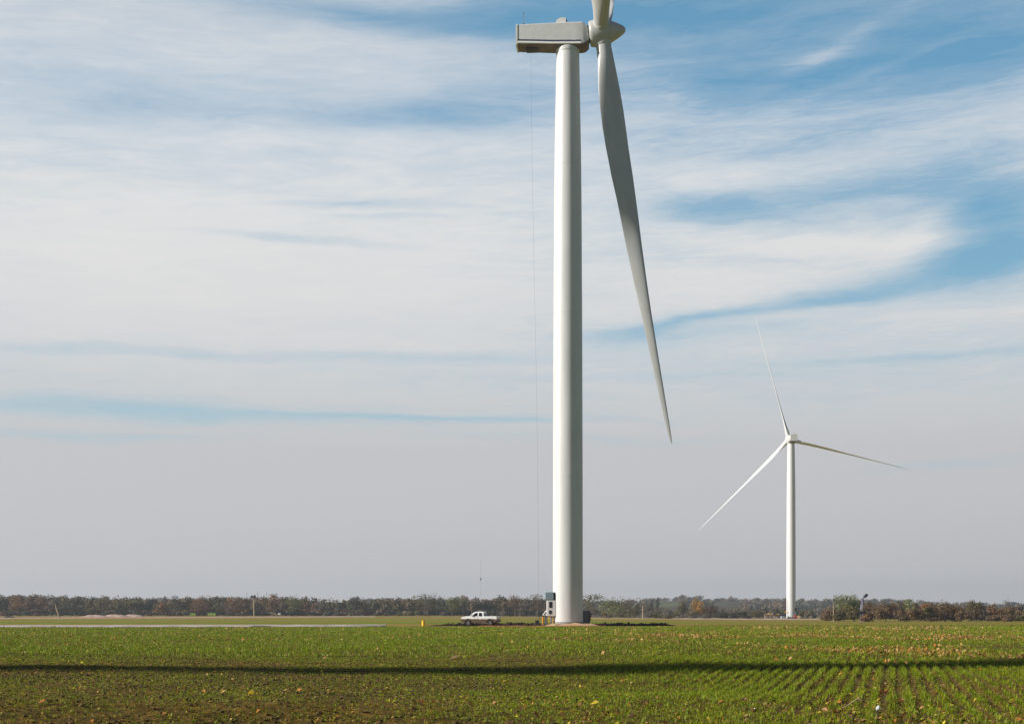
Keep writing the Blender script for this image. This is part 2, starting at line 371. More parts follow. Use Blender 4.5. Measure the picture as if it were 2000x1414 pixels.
mm = gnt.nodes.new('ShaderNodeMix'); mm.data_type = 'RGBA'; mm.blend_type = 'MULTIPLY'; mm.inputs[0].default_value = 1
gnt.links.new(va.outputs[0], mm.inputs[6]); gnt.links.new(r1.outputs[0], mm.inputs[7])
m2 = gnt.nodes.new('ShaderNodeMix'); m2.data_type = 'RGBA'; m2.blend_type = 'MULTIPLY'; m2.inputs[0].default_value = 1
gnt.links.new(mm.outputs[2], m2.inputs[6]); gnt.links.new(r2.outputs[0], m2.inputs[7]); gnt.links.new(m2.outputs[2], gb.inputs['Base Color'])
gb.inputs['Roughness'].default_value = .95; gb.inputs['Specular IOR Level'].default_value = .1
bp = gnt.nodes.new('ShaderNodeBump'); bp.inputs['Strength'].default_value = .8; bp.inputs['Distance'].default_value = .06
gnt.links.new(n1.outputs['Fac'], bp.inputs['Height']); gnt.links.new(bp.outputs[0], gb.inputs['Normal'])
ground = struct(np_mesh('ground', V, Fc, gm, col.reshape(-1, 3), smooth=True))

# ------------------------------------------------------------------ wheat seedlings (uncountable: one object per band)
def scatter(y0, y1, dens, half=.375):
    n = int(dens * half * (y1 ** 2 - y0 ** 2))
    y = np.sqrt(rng.random(n) * (y1 ** 2 - y0 ** 2) + y0 ** 2)
    x = (rng.random(n) * 2 - 1) * half * y
    return x, y
def to_rows(x, y, sp, sig):
    ac = x * ROW[1] - y * ROW[0]; al = x * ROW[0] + y * ROW[1]
    ac = np.round(ac / sp) * sp + rng.normal(0, 1, len(x)) * sig
    return ac * ROW[1] + al * ROW[0], -ac * ROW[0] + al * ROW[1]
def blades_mesh(name, x, y, nb, hgt, wid, lean, palette, spread):
    n = len(x); X = np.repeat(x, nb) + rng.normal(0, spread, n * nb); Yy = np.repeat(y, nb) + rng.normal(0, spread, n * nb)
    k = n * nb; h = np.repeat(hgt, nb) * rng.uniform(.55, 1.15, k); wd = np.repeat(wid, nb) * rng.uniform(.7, 1.3, k)
    a = rng.uniform(0, 2 * np.pi, k); ln = rng.uniform(.1, 1, k) * lean
    dx, dy = np.cos(a), np.sin(a); sxx, syy = -dy, dx
    Zg = gz(X, Yy) - .012
    def pt(t, wf, s):
        off = h * ln * t ** 1.7; zz = h * t * (1 - .35 * ln * t)
        return np.stack([X + dx * off + s * sxx * wd * wf * .5, Yy + dy * off + s * syy * wd * wf * .5, Zg + zz], -1)
    P = np.stack([pt(0, .7, -1), pt(0, .7, 1), pt(.55, 1, -1), pt(.55, 1, 1), pt(1, .15, -1), pt(1, .15, 1)], 1)
    V = P.reshape(-1, 3); b0 = np.arange(k) * 6
    Fc = np.concatenate([np.stack([b0, b0 + 1, b0 + 3, b0 + 2], -1), np.stack([b0 + 2, b0 + 3, b0 + 5, b0 + 4], -1)])
    pc = np.array(palette[0]); pw = np.array(palette[1], float); pw /= pw.sum()
    idx = rng.choice(len(pc), n, p=pw)
    cc = pc[idx] * rng.uniform(.75, 1.25, (n, 1)); cc = np.repeat(cc, nb, 0) * rng.uniform(.85, 1.15, (k, 1))
    return stuff(np_mesh(name, V, Fc, M['blades'], np.repeat(cc, 6, 0)))
G1, G2, G3, YG = (.215, .295, .006), (.285, .350, .008), (.145, .215, .006), (.42, .36, .018)
def keep(x, y, bias):
    p = sstep(.30, .62, fbm(x / 2.6 + 8, y / 4.5, 41, 4)) * .8 + .2
    p = p * (1 - .60 * sstep(.50, .66, fbm(x / 7 + 3, y / 11, 17, 4)) * (1 - sstep(80, 130, y)))
    near_r = (1 - sstep(20, 25, y)) * sstep(2, 5, x); p = p * (1 - .45 * near_r * sstep(.40, .58, fbm(x / 1.3, y / 1.6, 43, 3)))
    near_l = (1 - sstep(31, 40, y)) * (1 - sstep(1, 5, x - .02 * y))       # thin stand on the trampled headland
    return rng.random(len(x)) < np.clip(p * (1 - .15 * near_l) + bias + .12 * near_l, 0, 1)
x, y = scatter(14, 46, 165)
rr = rng.random(len(x)) < sstep(1.0, 5.0, x - .02 * y) * .92 * (.25 + .75 * sstep(19, 25, y)) + .12
xr, yr = to_rows(x, y, .28, .040); x = np.where(rr, xr, x); y = np.where(rr, yr, y)
k_ = keep(x, y, 0.0); x, y = x[k_], y[k_]
hh = rng.uniform(.045, .105, len(x)) * (.62 + .63 * sstep(-1, 5, x))
blades_mesh('wheat_seedlings', x, y, 4, hh, np.full(len(x), .0085), .9, ([G1, G2, G3, YG, (.26, .17, .05)], [5, 4, 3, 1.0, .7]), .022)['label'] = 'green wheat seedlings in the near field'
x, y = scatter(46, 105, 20); rr = rng.random(len(x)) < .6
xr, yr = to_rows(x, y, .56, .05); x = np.where(rr, xr, x); y = np.where(rr, yr, y)
k_ = keep(x, y, .18); x, y = x[k_], y[k_]
blades_mesh('wheat_seedlings', x, y, 4, rng.uniform(.07, .14, len(x)), np.full(len(x), .020), .9, ([G1, G2, G3, YG, (.34, .22, .06)], [5, 4, 4, .8, 1.6]), .05)
x, y = scatter(105, 240, 7); k_ = keep(x, y, .4); rs_ = sstep(18, 34, x); lim = np.where(x < -12, 171 + (x + 140) * .12, 186.0)
k_ &= np.where(rng.random(len(x)) < rs_, rng.random(len(x)) > sstep(125, 240, y), y < lim); x, y = x[k_], y[k_]
blades_mesh('wheat_seedlings', x, y, 4, rng.uniform(.08, .15, len(x)), np.full(len(x), .05), .8, ([G1, G2, G3, YG, (.36, .24, .07)], [6, 4, 3, .5, 2.2]), .12)

# dry leaves and stubble lying on the crop
def litter(name, x, y, size, tilt, pal, weights):
    n = len(x); a = rng.uniform(0, 2 * np.pi, n); t = rng.uniform(-1, 1, n) * tilt; s = size * rng.uniform(.6, 1.4, n); asp = rng.uniform(.25, .7, n)
    e1 = np.stack([np.cos(a) * np.cos(t), np.sin(a) * np.cos(t), np.sin(t)], -1); b = rng.uniform(-1, 1, n) * tilt
    e2 = np.stack([-np.sin(a) * np.cos(b), np.cos(a) * np.cos(b), np.sin(b)], -1)
    c = np.stack([x, y, gz(x, y) + .012 + .5 * s * np.abs(np.sin(t))], -1); up = np.array([0, 0, 1.0])
    def q(u, v, z): return c + e1 * (u * s)[:, None] + e2 * (v * s * asp)[:, None] + up * (z * s)[:, None]
    P = np.stack([q(-.5, 0, 0), q(-.15, -.5, .08), q(.5, 0, 0.02), q(-.1, .5, .12)], 1)
    V = P.reshape(-1, 3); Fc = np.arange(n * 4).reshape(-1, 4)
    pc = np.array(pal); w_ = np.array(weights, float); w_ /= w_.sum(); cc = pc[rng.choice(len(pc), n, p=w_)] * rng.uniform(.7, 1.3, (n, 1))
    return stuff(np_mesh(name, V, Fc, M['leafbits'], np.repeat(cc, 4, 0)))
TAN, ORG, YEL, BRN, PNK = (.52, .33, .11), (.50, .20, .04), (.62, .46, .04), (.11, .06, .03), (.46, .23, .11)
x, y = scatter(14, 42, 42); k_ = rng.random(len(x)) < .25 + .75 * sstep(.45, .62, fbm(x / 3, y / 3, 51, 4)); x, y = x[k_], y[k_]
litter('dry_leaf_litter', x, y, rng.choice([.035, .05, .09], len(x), p=[.6, .32, .08]), .6, [TAN, ORG, YEL, BRN, PNK], [2, 2.5, 2.2, 3, 1.2])
x, y = scatter(14, 26, 60); k_ = rng.random(len(x)) < sstep(-1.5, 2.5, x) * (1 - sstep(20.5, 26, y)) * (.15 + .85 * sstep(.44, .58, fbm(x / .9 + 4, y / 1.5, 59, 3))); x, y = x[k_], y[k_]
litter('dry_leaf_litter', x, y, rng.choice([.035, .055, .085, .13], len(x), p=[.4, .35, .2, .05]), .7, [TAN, ORG, YEL, BRN, PNK], [1.2, 3, 2.2, 3, 2])
x, y = scatter(42, 135, 15)
bandm = np.exp(-((y - 52) / 9) ** 2) * sstep(9, 13, x) * 1.5 + np.exp(-((y - 92) / 30) ** 2) * (.12 + 1.0 * sstep(0, 20, x)) + .02
k_ = rng.random(len(x)) < np.clip(bandm, 0, 1) * sstep(.42, .62, fbm(x / 5, y / 12, 53, 4)) * 1.4; x, y = x[k_], y[k_]
litter('dry_leaf_litter', x, y, rng.uniform(.05, .17, len(x)), 1.1, [TAN, ORG, PNK, BRN], [4, 2.2, 2, .6])
x, y = scatter(135, 180, 2.4); k_ = rng.random(len(x)) < sstep(.48, .62, fbm(x / 9, y / 14, 54, 4)) * (.3 + .7 * sstep(-5, 15, x)); x, y = x[k_], y[k_]
litter('dry_leaf_litter', x, y, rng.uniform(.12, .28, len(x)), 1.1, [TAN, PNK], [3, 1])

# small broad-leaved weeds and volunteer seedlings lying flat among the rows
x, y = scatter(14, 62, 90); k_ = rng.random(len(x)) < .40 + .6 * sstep(.40, .62, fbm(x / 1.7 + 2, y / 2.6, 57, 4)); x, y = x[k_], y[k_]
litter('ground_cover', x, y, rng.choice([.022, .032, .048], len(x), p=[.45, .4, .15]), .7, [G1, G2, G3, YG, (.22, .24, .03), (.17, .10, .04)], [3, 3.5, 3, 1.4, 1.2, 2.0])
# soil clods
t_ = (1 + 5 ** .5) / 2
ICO = np.array([(-1, t_, 0), (1, t_, 0), (-1, -t_, 0), (1, -t_, 0), (0, -1, t_), (0, 1, t_), (0, -1, -t_), (0, 1, -t_), (t_, 0, -1), (t_, 0, 1), (-t_, 0, -1), (-t_, 0, 1)], float) / 1.9
ICF = np.array([(0, 11, 5), (0, 5, 1), (0, 1, 7), (0, 7, 10), (0, 10, 11), (1, 5, 9), (5, 11, 4), (11, 10, 2), (10, 7, 6), (7, 1, 8), (3, 9, 4), (3, 4, 2), (3, 2, 6), (3, 6, 8), (3, 8, 9), (4, 9, 5), (2, 4, 11), (6, 2, 10), (8, 6, 7), (9, 8, 1)])
def lumps(name, x, y, z, s, pal, flat=.6, mat=None):
    n = len(x); P = ICO[None] * rng.uniform(.6, 1.25, (n, 12, 1)) * (s[:, None, None] * np.array([1, 1, flat]))
    P = P + np.stack([x, y, z], -1)[:, None]
    Fc = (ICF[None] + (np.arange(n) * 12)[:, None, None]).reshape(-1, 3)
    cc = np.array(pal)[rng.integers(0, len(pal), n)] * rng.uniform(.7, 1.3, (n, 1))
    return stuff(np_mesh(name, P.reshape(-1, 3), Fc, mat or M['clods'], np.repeat(cc, 12, 0)))
x, y = scatter(14, 48, 60); k_ = rng.random(len(x)) < .45 + .55 * sstep(.42, .60, fbm(x / 3 + 5, y / 4, 61, 4)); x, y = x[k_], y[k_]
s = np.minimum(rng.lognormal(-4.0, .45, len(x)), .048)
lumps('soil_clods', x, y, gz(x, y) + s * .15, s, [(.10, .066, .024), (.065, .042, .018), (.14, .09, .034)])

# ------------------------------------------------------------------ gravel road, pad and earth around the turbine
def ribbon(name, path, prof, mat, nz=.04):
    """path: list of (x, y, width factor); prof: list of (offset, height)"""
    pts = []; 
    P = np.array(path, float); seg = np.concatenate([[0], np.cumsum(np.hypot(np.diff(P[:, 0]), np.diff(P[:, 1])))])
    n = max(40, int(seg[-1] / 1.0)); t = np.linspace(0, seg[-1], n)
    px = np.interp(t, seg, P[:, 0]); py = np.interp(t, seg, P[:, 1]); pw = np.interp(t, seg, P[:, 2])
    ker = np.ones(9) / 9; pad = lambda a: np.convolve(np.pad(a, 4, 'edge'), ker, 'valid'); px, py = pad(px), pad(py)
    tx, ty = np.gradient(px), np.gradient(py); l = np.hypot(tx, ty); nx, ny = -ty / l, tx / l
    rows = []
    for off, hz in prof:
        o = off * pw * (1 + .55 * (vnoise(t / 2.3, np.full(n, off * 7.7), 73) - .5)); xx = px + nx * o; yy = py + ny * o
        rows.append(np.stack([xx, yy, gz(xx, yy) + hz + nz * (vnoise(t / 1.7, np.full(n, off * 3.1), 71) - .5) * (1 if hz > .03 else .3)], -1))
    V = np.stack(rows, 1).reshape(-1, 3); k = len(prof); i = (np.arange(n - 1)[:, None] * k + np.arange(k - 1)[None]).ravel()
    return struct(np_mesh(name, V, np.stack([i, i + 1, i + k + 1, i + k], -1), mat, smooth=True))
ribbon('gravel_road', [(-140, 176, 1.2), (-62, 180, 1.1), (-40, 184, 1), (-25, 188, .9), (-19, 190, .75), (-15.5, 191.5, .3)],
       [(5.0, -.03), (4.2, .14), (2, .24), (0, .27), (-2, .24), (-4.2, .16), (-5.6, -.03)], M['gravel'])
ribbon('dirt_track', [(-300, 520, 1), (-190, 545, 1), (-150, 575, 1.2), (-110, 600, 1.2), (-60, 640, .8)],
       [(4, -.03), (3, .2), (0, .32), (-3, .22), (-5, -.03)], M['pinkdirt'], .12)
ribbon('dirt_track', [(66, 622, .8), (100, 628, 1), (140, 632, 1)], [(4, -.03), (3, .3), (0, .42), (-3, .36), (-5, -.03)], M['pinkdirt'], .12)
ribbon('dirt_track', [(10, 560, .5), (45, 590, .6), (70, 620, .7)], [(4, -.03), (3, .12), (0, .2), (-3, .14), (-5, -.03)], M['tandirt'], .12)
ribbon('clay_pad', [(-4.6, 195.2, .2), (-2, 194.8, .6), (2, 194.2, 1), (8, 194.6, 1), (12.6, 196.0, .6)], [(4.5, -.03), (3.6, .07), (0, .11), (-1.6, .10), (-2.6, -.03)], M['clay'])
def mound(name, cx, cy, rx, ry, h, mat, seed, n=40, m_=9, rag=.35):
    a = np.linspace(0, 2 * np.pi, n, endpoint=False); rows = []
    for j in range(m_):
        f = 1 - j / (m_ - 1); rad = f * (1 + rag * (fbm(np.cos(a) * 1.6 + seed, np.sin(a) * 1.6, seed, 3) - .5) * 2)
        xx = cx + np.cos(a) * rx * rad; yy = cy + np.sin(a) * ry * rad
        hz = h * (1 - f ** 1.6) * (.6 + .8 * fbm(xx / max(rx * .35, .3), yy / max(ry * .35, .3), seed + 3, 3)) if j else -.05
        rows.append(np.stack([xx, yy, gz(xx, yy) + hz * np.ones(n)], -1))
    V = np.stack(rows).reshape(-1, 3); i = (np.arange(m_ - 1)[:, None] * n + np.arange(n)[None]).ravel(); i2 = (np.arange(m_ - 1)[:, None] * n + (np.arange(n)[None] + 1) % n).ravel()
    return np_mesh(name, V, np.stack([i, i2, i2 + n, i + n], -1), mat, smooth=True)
# dark ragged spoil berm behind the truck and past the tower
bx = np.concatenate([rng.uniform(-12.2, 22.6, 5200)]); by = 203.4 + rng.normal(0, .55, len(bx)) + .06 * bx
env = sstep(-12.5, -6, bx) * (1 - sstep(20.5, 23, bx)) * (.55 + .6 * fbm(bx / 2.1, bx * 0, 81, 3)) * np.where(bx > 9, 1.15, 1.35)
bz = gz(bx, by) + np.abs(rng.normal(0, .15, len(bx))) * env
berm = lumps('spoil_berm', bx, by, bz, rng.uniform(.07, .17, len(bx)) * (.4 + .6 * env), [(.030, .018, .018), (.020, .013, .015), (.05, .03, .024)], .8)
berm['label'] = 'low berm of dark turned soil along the turbine pad'
struct(mound('tan_spoil', 9.0, 196.6, 3.4, 1.5, .42, M['tandirt'], 5)); struct(mound('tan_spoil', 5.8, 197.0, 1.6, 1.0, .30, M['tandirt'], 6))

# ------------------------------------------------------------------ wind turbine
HUB = Vector((4.5, 0, 79.9)); TILT = R(5.5); CONE = R(4.2)
AX = Vector((math.cos(TILT), 0, math.sin(TILT))); UP = Vector((-math.sin(TILT), 0, math.cos(TILT))); WW = AX.cross(UP)
def blade_matrix(phi, pitch=0.0):
    rad = UP * math.cos(phi) + WW * math.sin(phi)
    S = rad * math.cos(CONE) + AX * math.sin(CONE); Lc = (AX - S * AX.dot(S)).normalized(); T = S.cross(Lc)
    Lc, T = Lc * math.cos(pitch) + T * math.sin(pitch), T * math.cos(pitch) - Lc * math.sin(pitch)
    m_ = Matrix((Lc, T, S)).transposed().to_4x4(); m_.translation = HUB
    return m_
def blade_mb(flat=False):
    st = [  # span, trailing half, leading half, thickness, twist, roundness
        (.9, 1.02, 1.02, 2.04, -26, 1), (1.9, 1.02, 1.02, 2.04, -26, 1), (3.4, 1.14, 1.10, 1.92, -28, .85), (5.1, 1.48, 1.24, 1.55, -30, .6), (7.5, 1.92, 1.38, 1.15, -32, .3), (10.4, 2.25, 1.42, .90, -33, .08),
        (13, 2.40, 1.34, .74, -33, 0), (15.6, 2.42, 1.22, .64, -33, 0), (19.8, 2.28, 1.12, .52, -32, 0), (22.5, 2.05, .98, .46, -30, 0), (24.5, 1.86, .84, .43, -24, 0), (26.5, 1.68, .70, .42, -14, 0), (28.5, 1.58, .58, .41, -6, 0), (31, 1.48, .48, .40, -2, 0), (34, 1.34, .38, .38, -1, 0), (38.1, 1.12, .27, .34, -1, 0),
        (44.4, .84, .20, .27, -1, 0), (50, .60, .16, .21, -1, 0), (53.4, .44, .13, .15, -1, 0), (55.3, .27, .10, .09, -1, 0), (56.2, .10, .05, .04, -1, 0)]
    if flat: st = [(r, te * (1 - .12 * (r > 3)), le, th, -14 + 9 * r / 56, rd) for r, te, le, th, tw, rd in st]
    n = 28; vs = []
    for r, te, le, th, tw, rd in st:
        c = te + le; mid = (le - te) / 2
        for i in range(n):
            a = 2 * math.pi * i / n; u = math.cos(a)                    # u=+1 leading, -1 trailing
            yc = math.sin(a) * .5 * th
            s_ = (u + 1) / 2                                             # 0 trailing .. 1 leading
            ya = (1 if math.sin(a) >= 0 else -1) * .5 * th * 1.75 * (s_ ** .9) * math.sqrt(max(0, 1 - s_)) * 1.25
            yy = yc * rd + ya * (1 - rd); xx = mid + u * c / 2
            q = R(tw); vs.append((xx * math.cos(q) - yy * math.sin(q), xx * math.sin(q) + yy * math.cos(q), r))
    return MB().loft_raw(vs, n, len(st))
def section(x, w, zt, zb, ch_t, ch_b, wb):
    """nacelle cross-section: chamfered roof edges, sides leaning in to a narrower belly"""
    return [(x, -w + ch_t, zt), (x, w - ch_t, zt), (x, w, zt - ch_t), (x, w, zb + ch_b), (x, wb, zb), (x, -wb, zb), (x, -w, zb + ch_b), (x, -w, zt - ch_t)]
def make_turbine(label):
    t = thing('wind_turbine', label, 'wind turbine')
    prof = [(2.03, .55), (2.02, 8), (2.01, 20), (1.98, 32), (1.93, 44), (1.87, 56), (1.79, 64), (1.66, 71), (1.53, 77.6)]
    tw = MB().lathe(prof, 64).build('tower', M['tower'], t)
    for z in (20.0, 42.0, 62.0): MB().lathe([(np.interp(z, [p[1] for p in prof], [p[0] for p in prof]) + .012, z - .06), (np.interp(z, [p[1] for p in prof], [p[0] for p in prof]) + .012, z + .06)], 64).build('flange_seam', M['nacelle'], tw)
    MB().lathe([(2.16, .0), (2.16, .30), (2.10, .34), (2.10, .54), (2.03, .58)], 64).build('base_flange', M['concrete'], t)
    MB().lathe([(1.60, 77.3), (1.62, 77.75), (1.45, 77.95)], 48).build('yaw_ring', M['nacelle'], t)
    # nacelle shell
    secs = [section(-6.75, 1.45, 80.80, 78.05, .10, .22, .95), section(-6.0, 1.48, 80.86, 77.95, .12, .25, .95), section(-2, 1.52, 80.92, 77.74, .14, .28, 1.0), section(1.0, 1.52, 80.95, 77.62, .16, .30, 1.05),
            section(1.95, 1.50, 80.95, 77.62, .20, .34, 1.05), section(2.45, 1.36, 80.75, 77.72, .35, .5, .9), section(2.85, 1.10, 80.35, 77.98, .5, .6, .6)]
    vs = [p for s_ in secs for p in s_]
    nc = MB().loft_raw(vs, 8, len(secs)).build('nacelle', M['nacelle'], t, angle=25)
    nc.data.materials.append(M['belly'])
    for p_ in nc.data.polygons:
        if p_.normal.z < -.25 and p_.center.z < 79: p_.material_index = 1  # underside shade and ground tint painted onto the downward faces
    MB().loft_raw(section(-6.92, 1.53, 80.88, 77.98, .10, .2, 1.0) + section(-6.70, 1.53, 80.88, 77.98, .10, .2, 1.0), 8, 2).build('rear_frame', M['lip'], nc)
    for s_ in (-1, 1):
        def zline(x): return np.interp(x, [-6.7, -2, 1.9], [78.62, 78.34, 78.24])
        b_ = MB()
        xs = [-6.69, -4.5, -2, 0, 1.85]
        def strip(z0, z1, pr):
            v_ = []
            for x in xs:
                wy = np.interp(x, [-6.75, -6, -2, 2], [1.45, 1.48, 1.52, 1.50])
                z_ = zline(x); v_ += [(x, s_ * (wy - .02), z_ + z0), (x, s_ * (wy + pr), z_ + z0), (x, s_ * (wy + pr * .4), z_ + z1), (x, s_ * (wy - .02), z_ + z1)]
            return MB().loft_raw(v_, 4, len(xs))
        strip(0, .24, .03).build('side_seam_shade', M['seam_shade'], nc); strip(-.26, -.004, .10).build('lower_lip', M['lip'], nc)  # seam line and its shadow built as one dark strip
    bm_ = MB().loft_raw([p for x, z_ in ((-6.66, 78.04), (-2, 77.73), (1.9, 77.61), (2.4, 77.70)) for p in ((x, -.93, z_ - .03), (x, .93, z_ - .03), (x, .93, z_ + .05), (x, -.93, z_ + .05))], 4, 4)
    bm_.build('belly_panel', M['belly'], nc)
    MB().box((-5.6, -.98, 77.66), (-3.95, .55, 78.02), .05).build('hoist_hatch', M['dark'], nc)
    MB().prism([(-1.60, 80.88), (-.22, 80.88), (-.20, 81.62), (-.42, 81.78), (-1.0, 81.74), (-1.50, 81.45)], -.95, .5).build('roof_vent', M['lip'], nc)
    MB().box((-.19, -.8, 80.95), (-.08, .4, 81.6), .02).build('vent_grille', M['dark'], nc)
    an = MB().tube([(-5.95, -.6, 80.8), (-5.95, -.6, 82.75)], .03, 6); an.box((-6.06, -.72, 80.85), (-5.74, -.48, 81.2)); an.tube([(-6.08, -.6, 82.65), (-5.82, -.6, 82.65)], .03, 6); an.build('weather_mast', M['dark'], nc)
    # hub and spinner
    mh = Matrix((AX, WW * -1, UP)).transposed().to_4x4(); mh.translation = HUB
    sp_ = MB().lathe([(.9, -1.62), (1.50, -1.60), (1.66, -1.48), (1.74, -1.1), (1.76, -.4), (1.74, .2), (1.62, .75), (1.36, 1.45), (1.02, 2.15), (.68, 2.75), (.46, 3.08), (.24, 3.25), (.03, 3.30)], 48, axis='x').build('spinner', M['blade'], t, angle=50)
    sp_.matrix_local = mh
    mb = MB()
    MB().lathe([(1.18, -2.2), (1.18, -1.5)], 40, axis='x').build('shaft_collar', M['dark'], sp_)
    bm_ = blade_mb(); first = None
    for k in range(3):
        if first is None: first = bm_.build('blade', M['blade'], t, angle=60); b_ = first
        else: b_ = first.copy(); C.objects.link(b_); b_.parent = t
        b_.matrix_local = blade_matrix(R(60 + 120 * k))
        MB().lathe([(1.16, .8), (1.16, 1.62), (1.06, 1.78), (1.0, 1.80)], 36).build('blade_collar', M['blade'], b_)
    # dark hatch door
    return t
near_t = make_turbine('large near white wind turbine towering beside the white pickup')
near_t.location = (7.54, 200, gz1(7.54, 200)); near_t.rotation_euler = (0, 0, R(-5))
far_t = copy_tree(near_t); far_t['label'] = 'smaller distant white wind turbine with three blades seen from behind'
near_t['group'] = far_t['group'] = 'white wind turbines'
fx = 545 / F * 654
far_t.location = (fx, 654, gz1(fx, 654)); far_t.rotation_euler = (0, 0, R(90))
flat_blade = blade_mb(True).build('blade', M['blade'], None, angle=60); flat_me = flat_blade.data; bpy.data.objects.remove(flat_blade)
for b_, ph in zip([c for c in far_t.children if c.name.startswith('blade')], (-15.8, 103.6, 224.2)): b_.data = flat_me; b_.matrix_local = blade_matrix(R(ph))
MB().box((-2.13, -1.62, 3.6), (-1.93, -.82, 5.3), .03).build('door', M['dark'], far_t).rotation_euler = (0, 0, R(18))
for o in [far_t] + list(far_t.children_recursive):      # overexposed sunlit look put into a whiter paint
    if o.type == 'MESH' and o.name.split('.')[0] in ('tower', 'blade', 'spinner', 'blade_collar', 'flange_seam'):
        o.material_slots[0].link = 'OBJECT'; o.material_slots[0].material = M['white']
# a third one of the row, left of the view: its shadow crosses the near field
side_t = copy_tree(far_t); side_t['label'] = 'third white wind turbine left of the view whose shadow crosses the field'
side_t['group'] = 'white wind turbines'
hx, hy = 8.8, 38 + 8.8 * math.tan(SUN_AZ); dist = 79.9 / math.tan(SUN_EL)
sxp, syp = hx - dist * math.cos(SUN_AZ), hy - dist * math.sin(SUN_AZ)
side_t.location = (sxp, syp, gz1(sxp, syp)); side_t.rotation_euler = (0, 0, SUN_AZ)
for b_, ph in zip([c for c in side_t.children if c.name.startswith('blade')], (180, 300, 60)): b_.matrix_local = blade_matrix(R(ph))

# hoist rope from the near nacelle to the ground
p0 = W(1037, 93, 199.6); p1 = W(1051.5, 1219, 199.0); p1.z = gz1(p1.x, p1.y)
pts = [p0.lerp(p1, k / 20) + Vector((.55 * math.sin(math.pi * k / 20) * (-.3 + k / 20), 0, 0)) for k in range(21)]
tag(MB().tube(pts, .0085, 5).build('hoist_rope', M['rope']), 'thin grey rope hanging from the rear of the near turbine nacelle', 'rope')

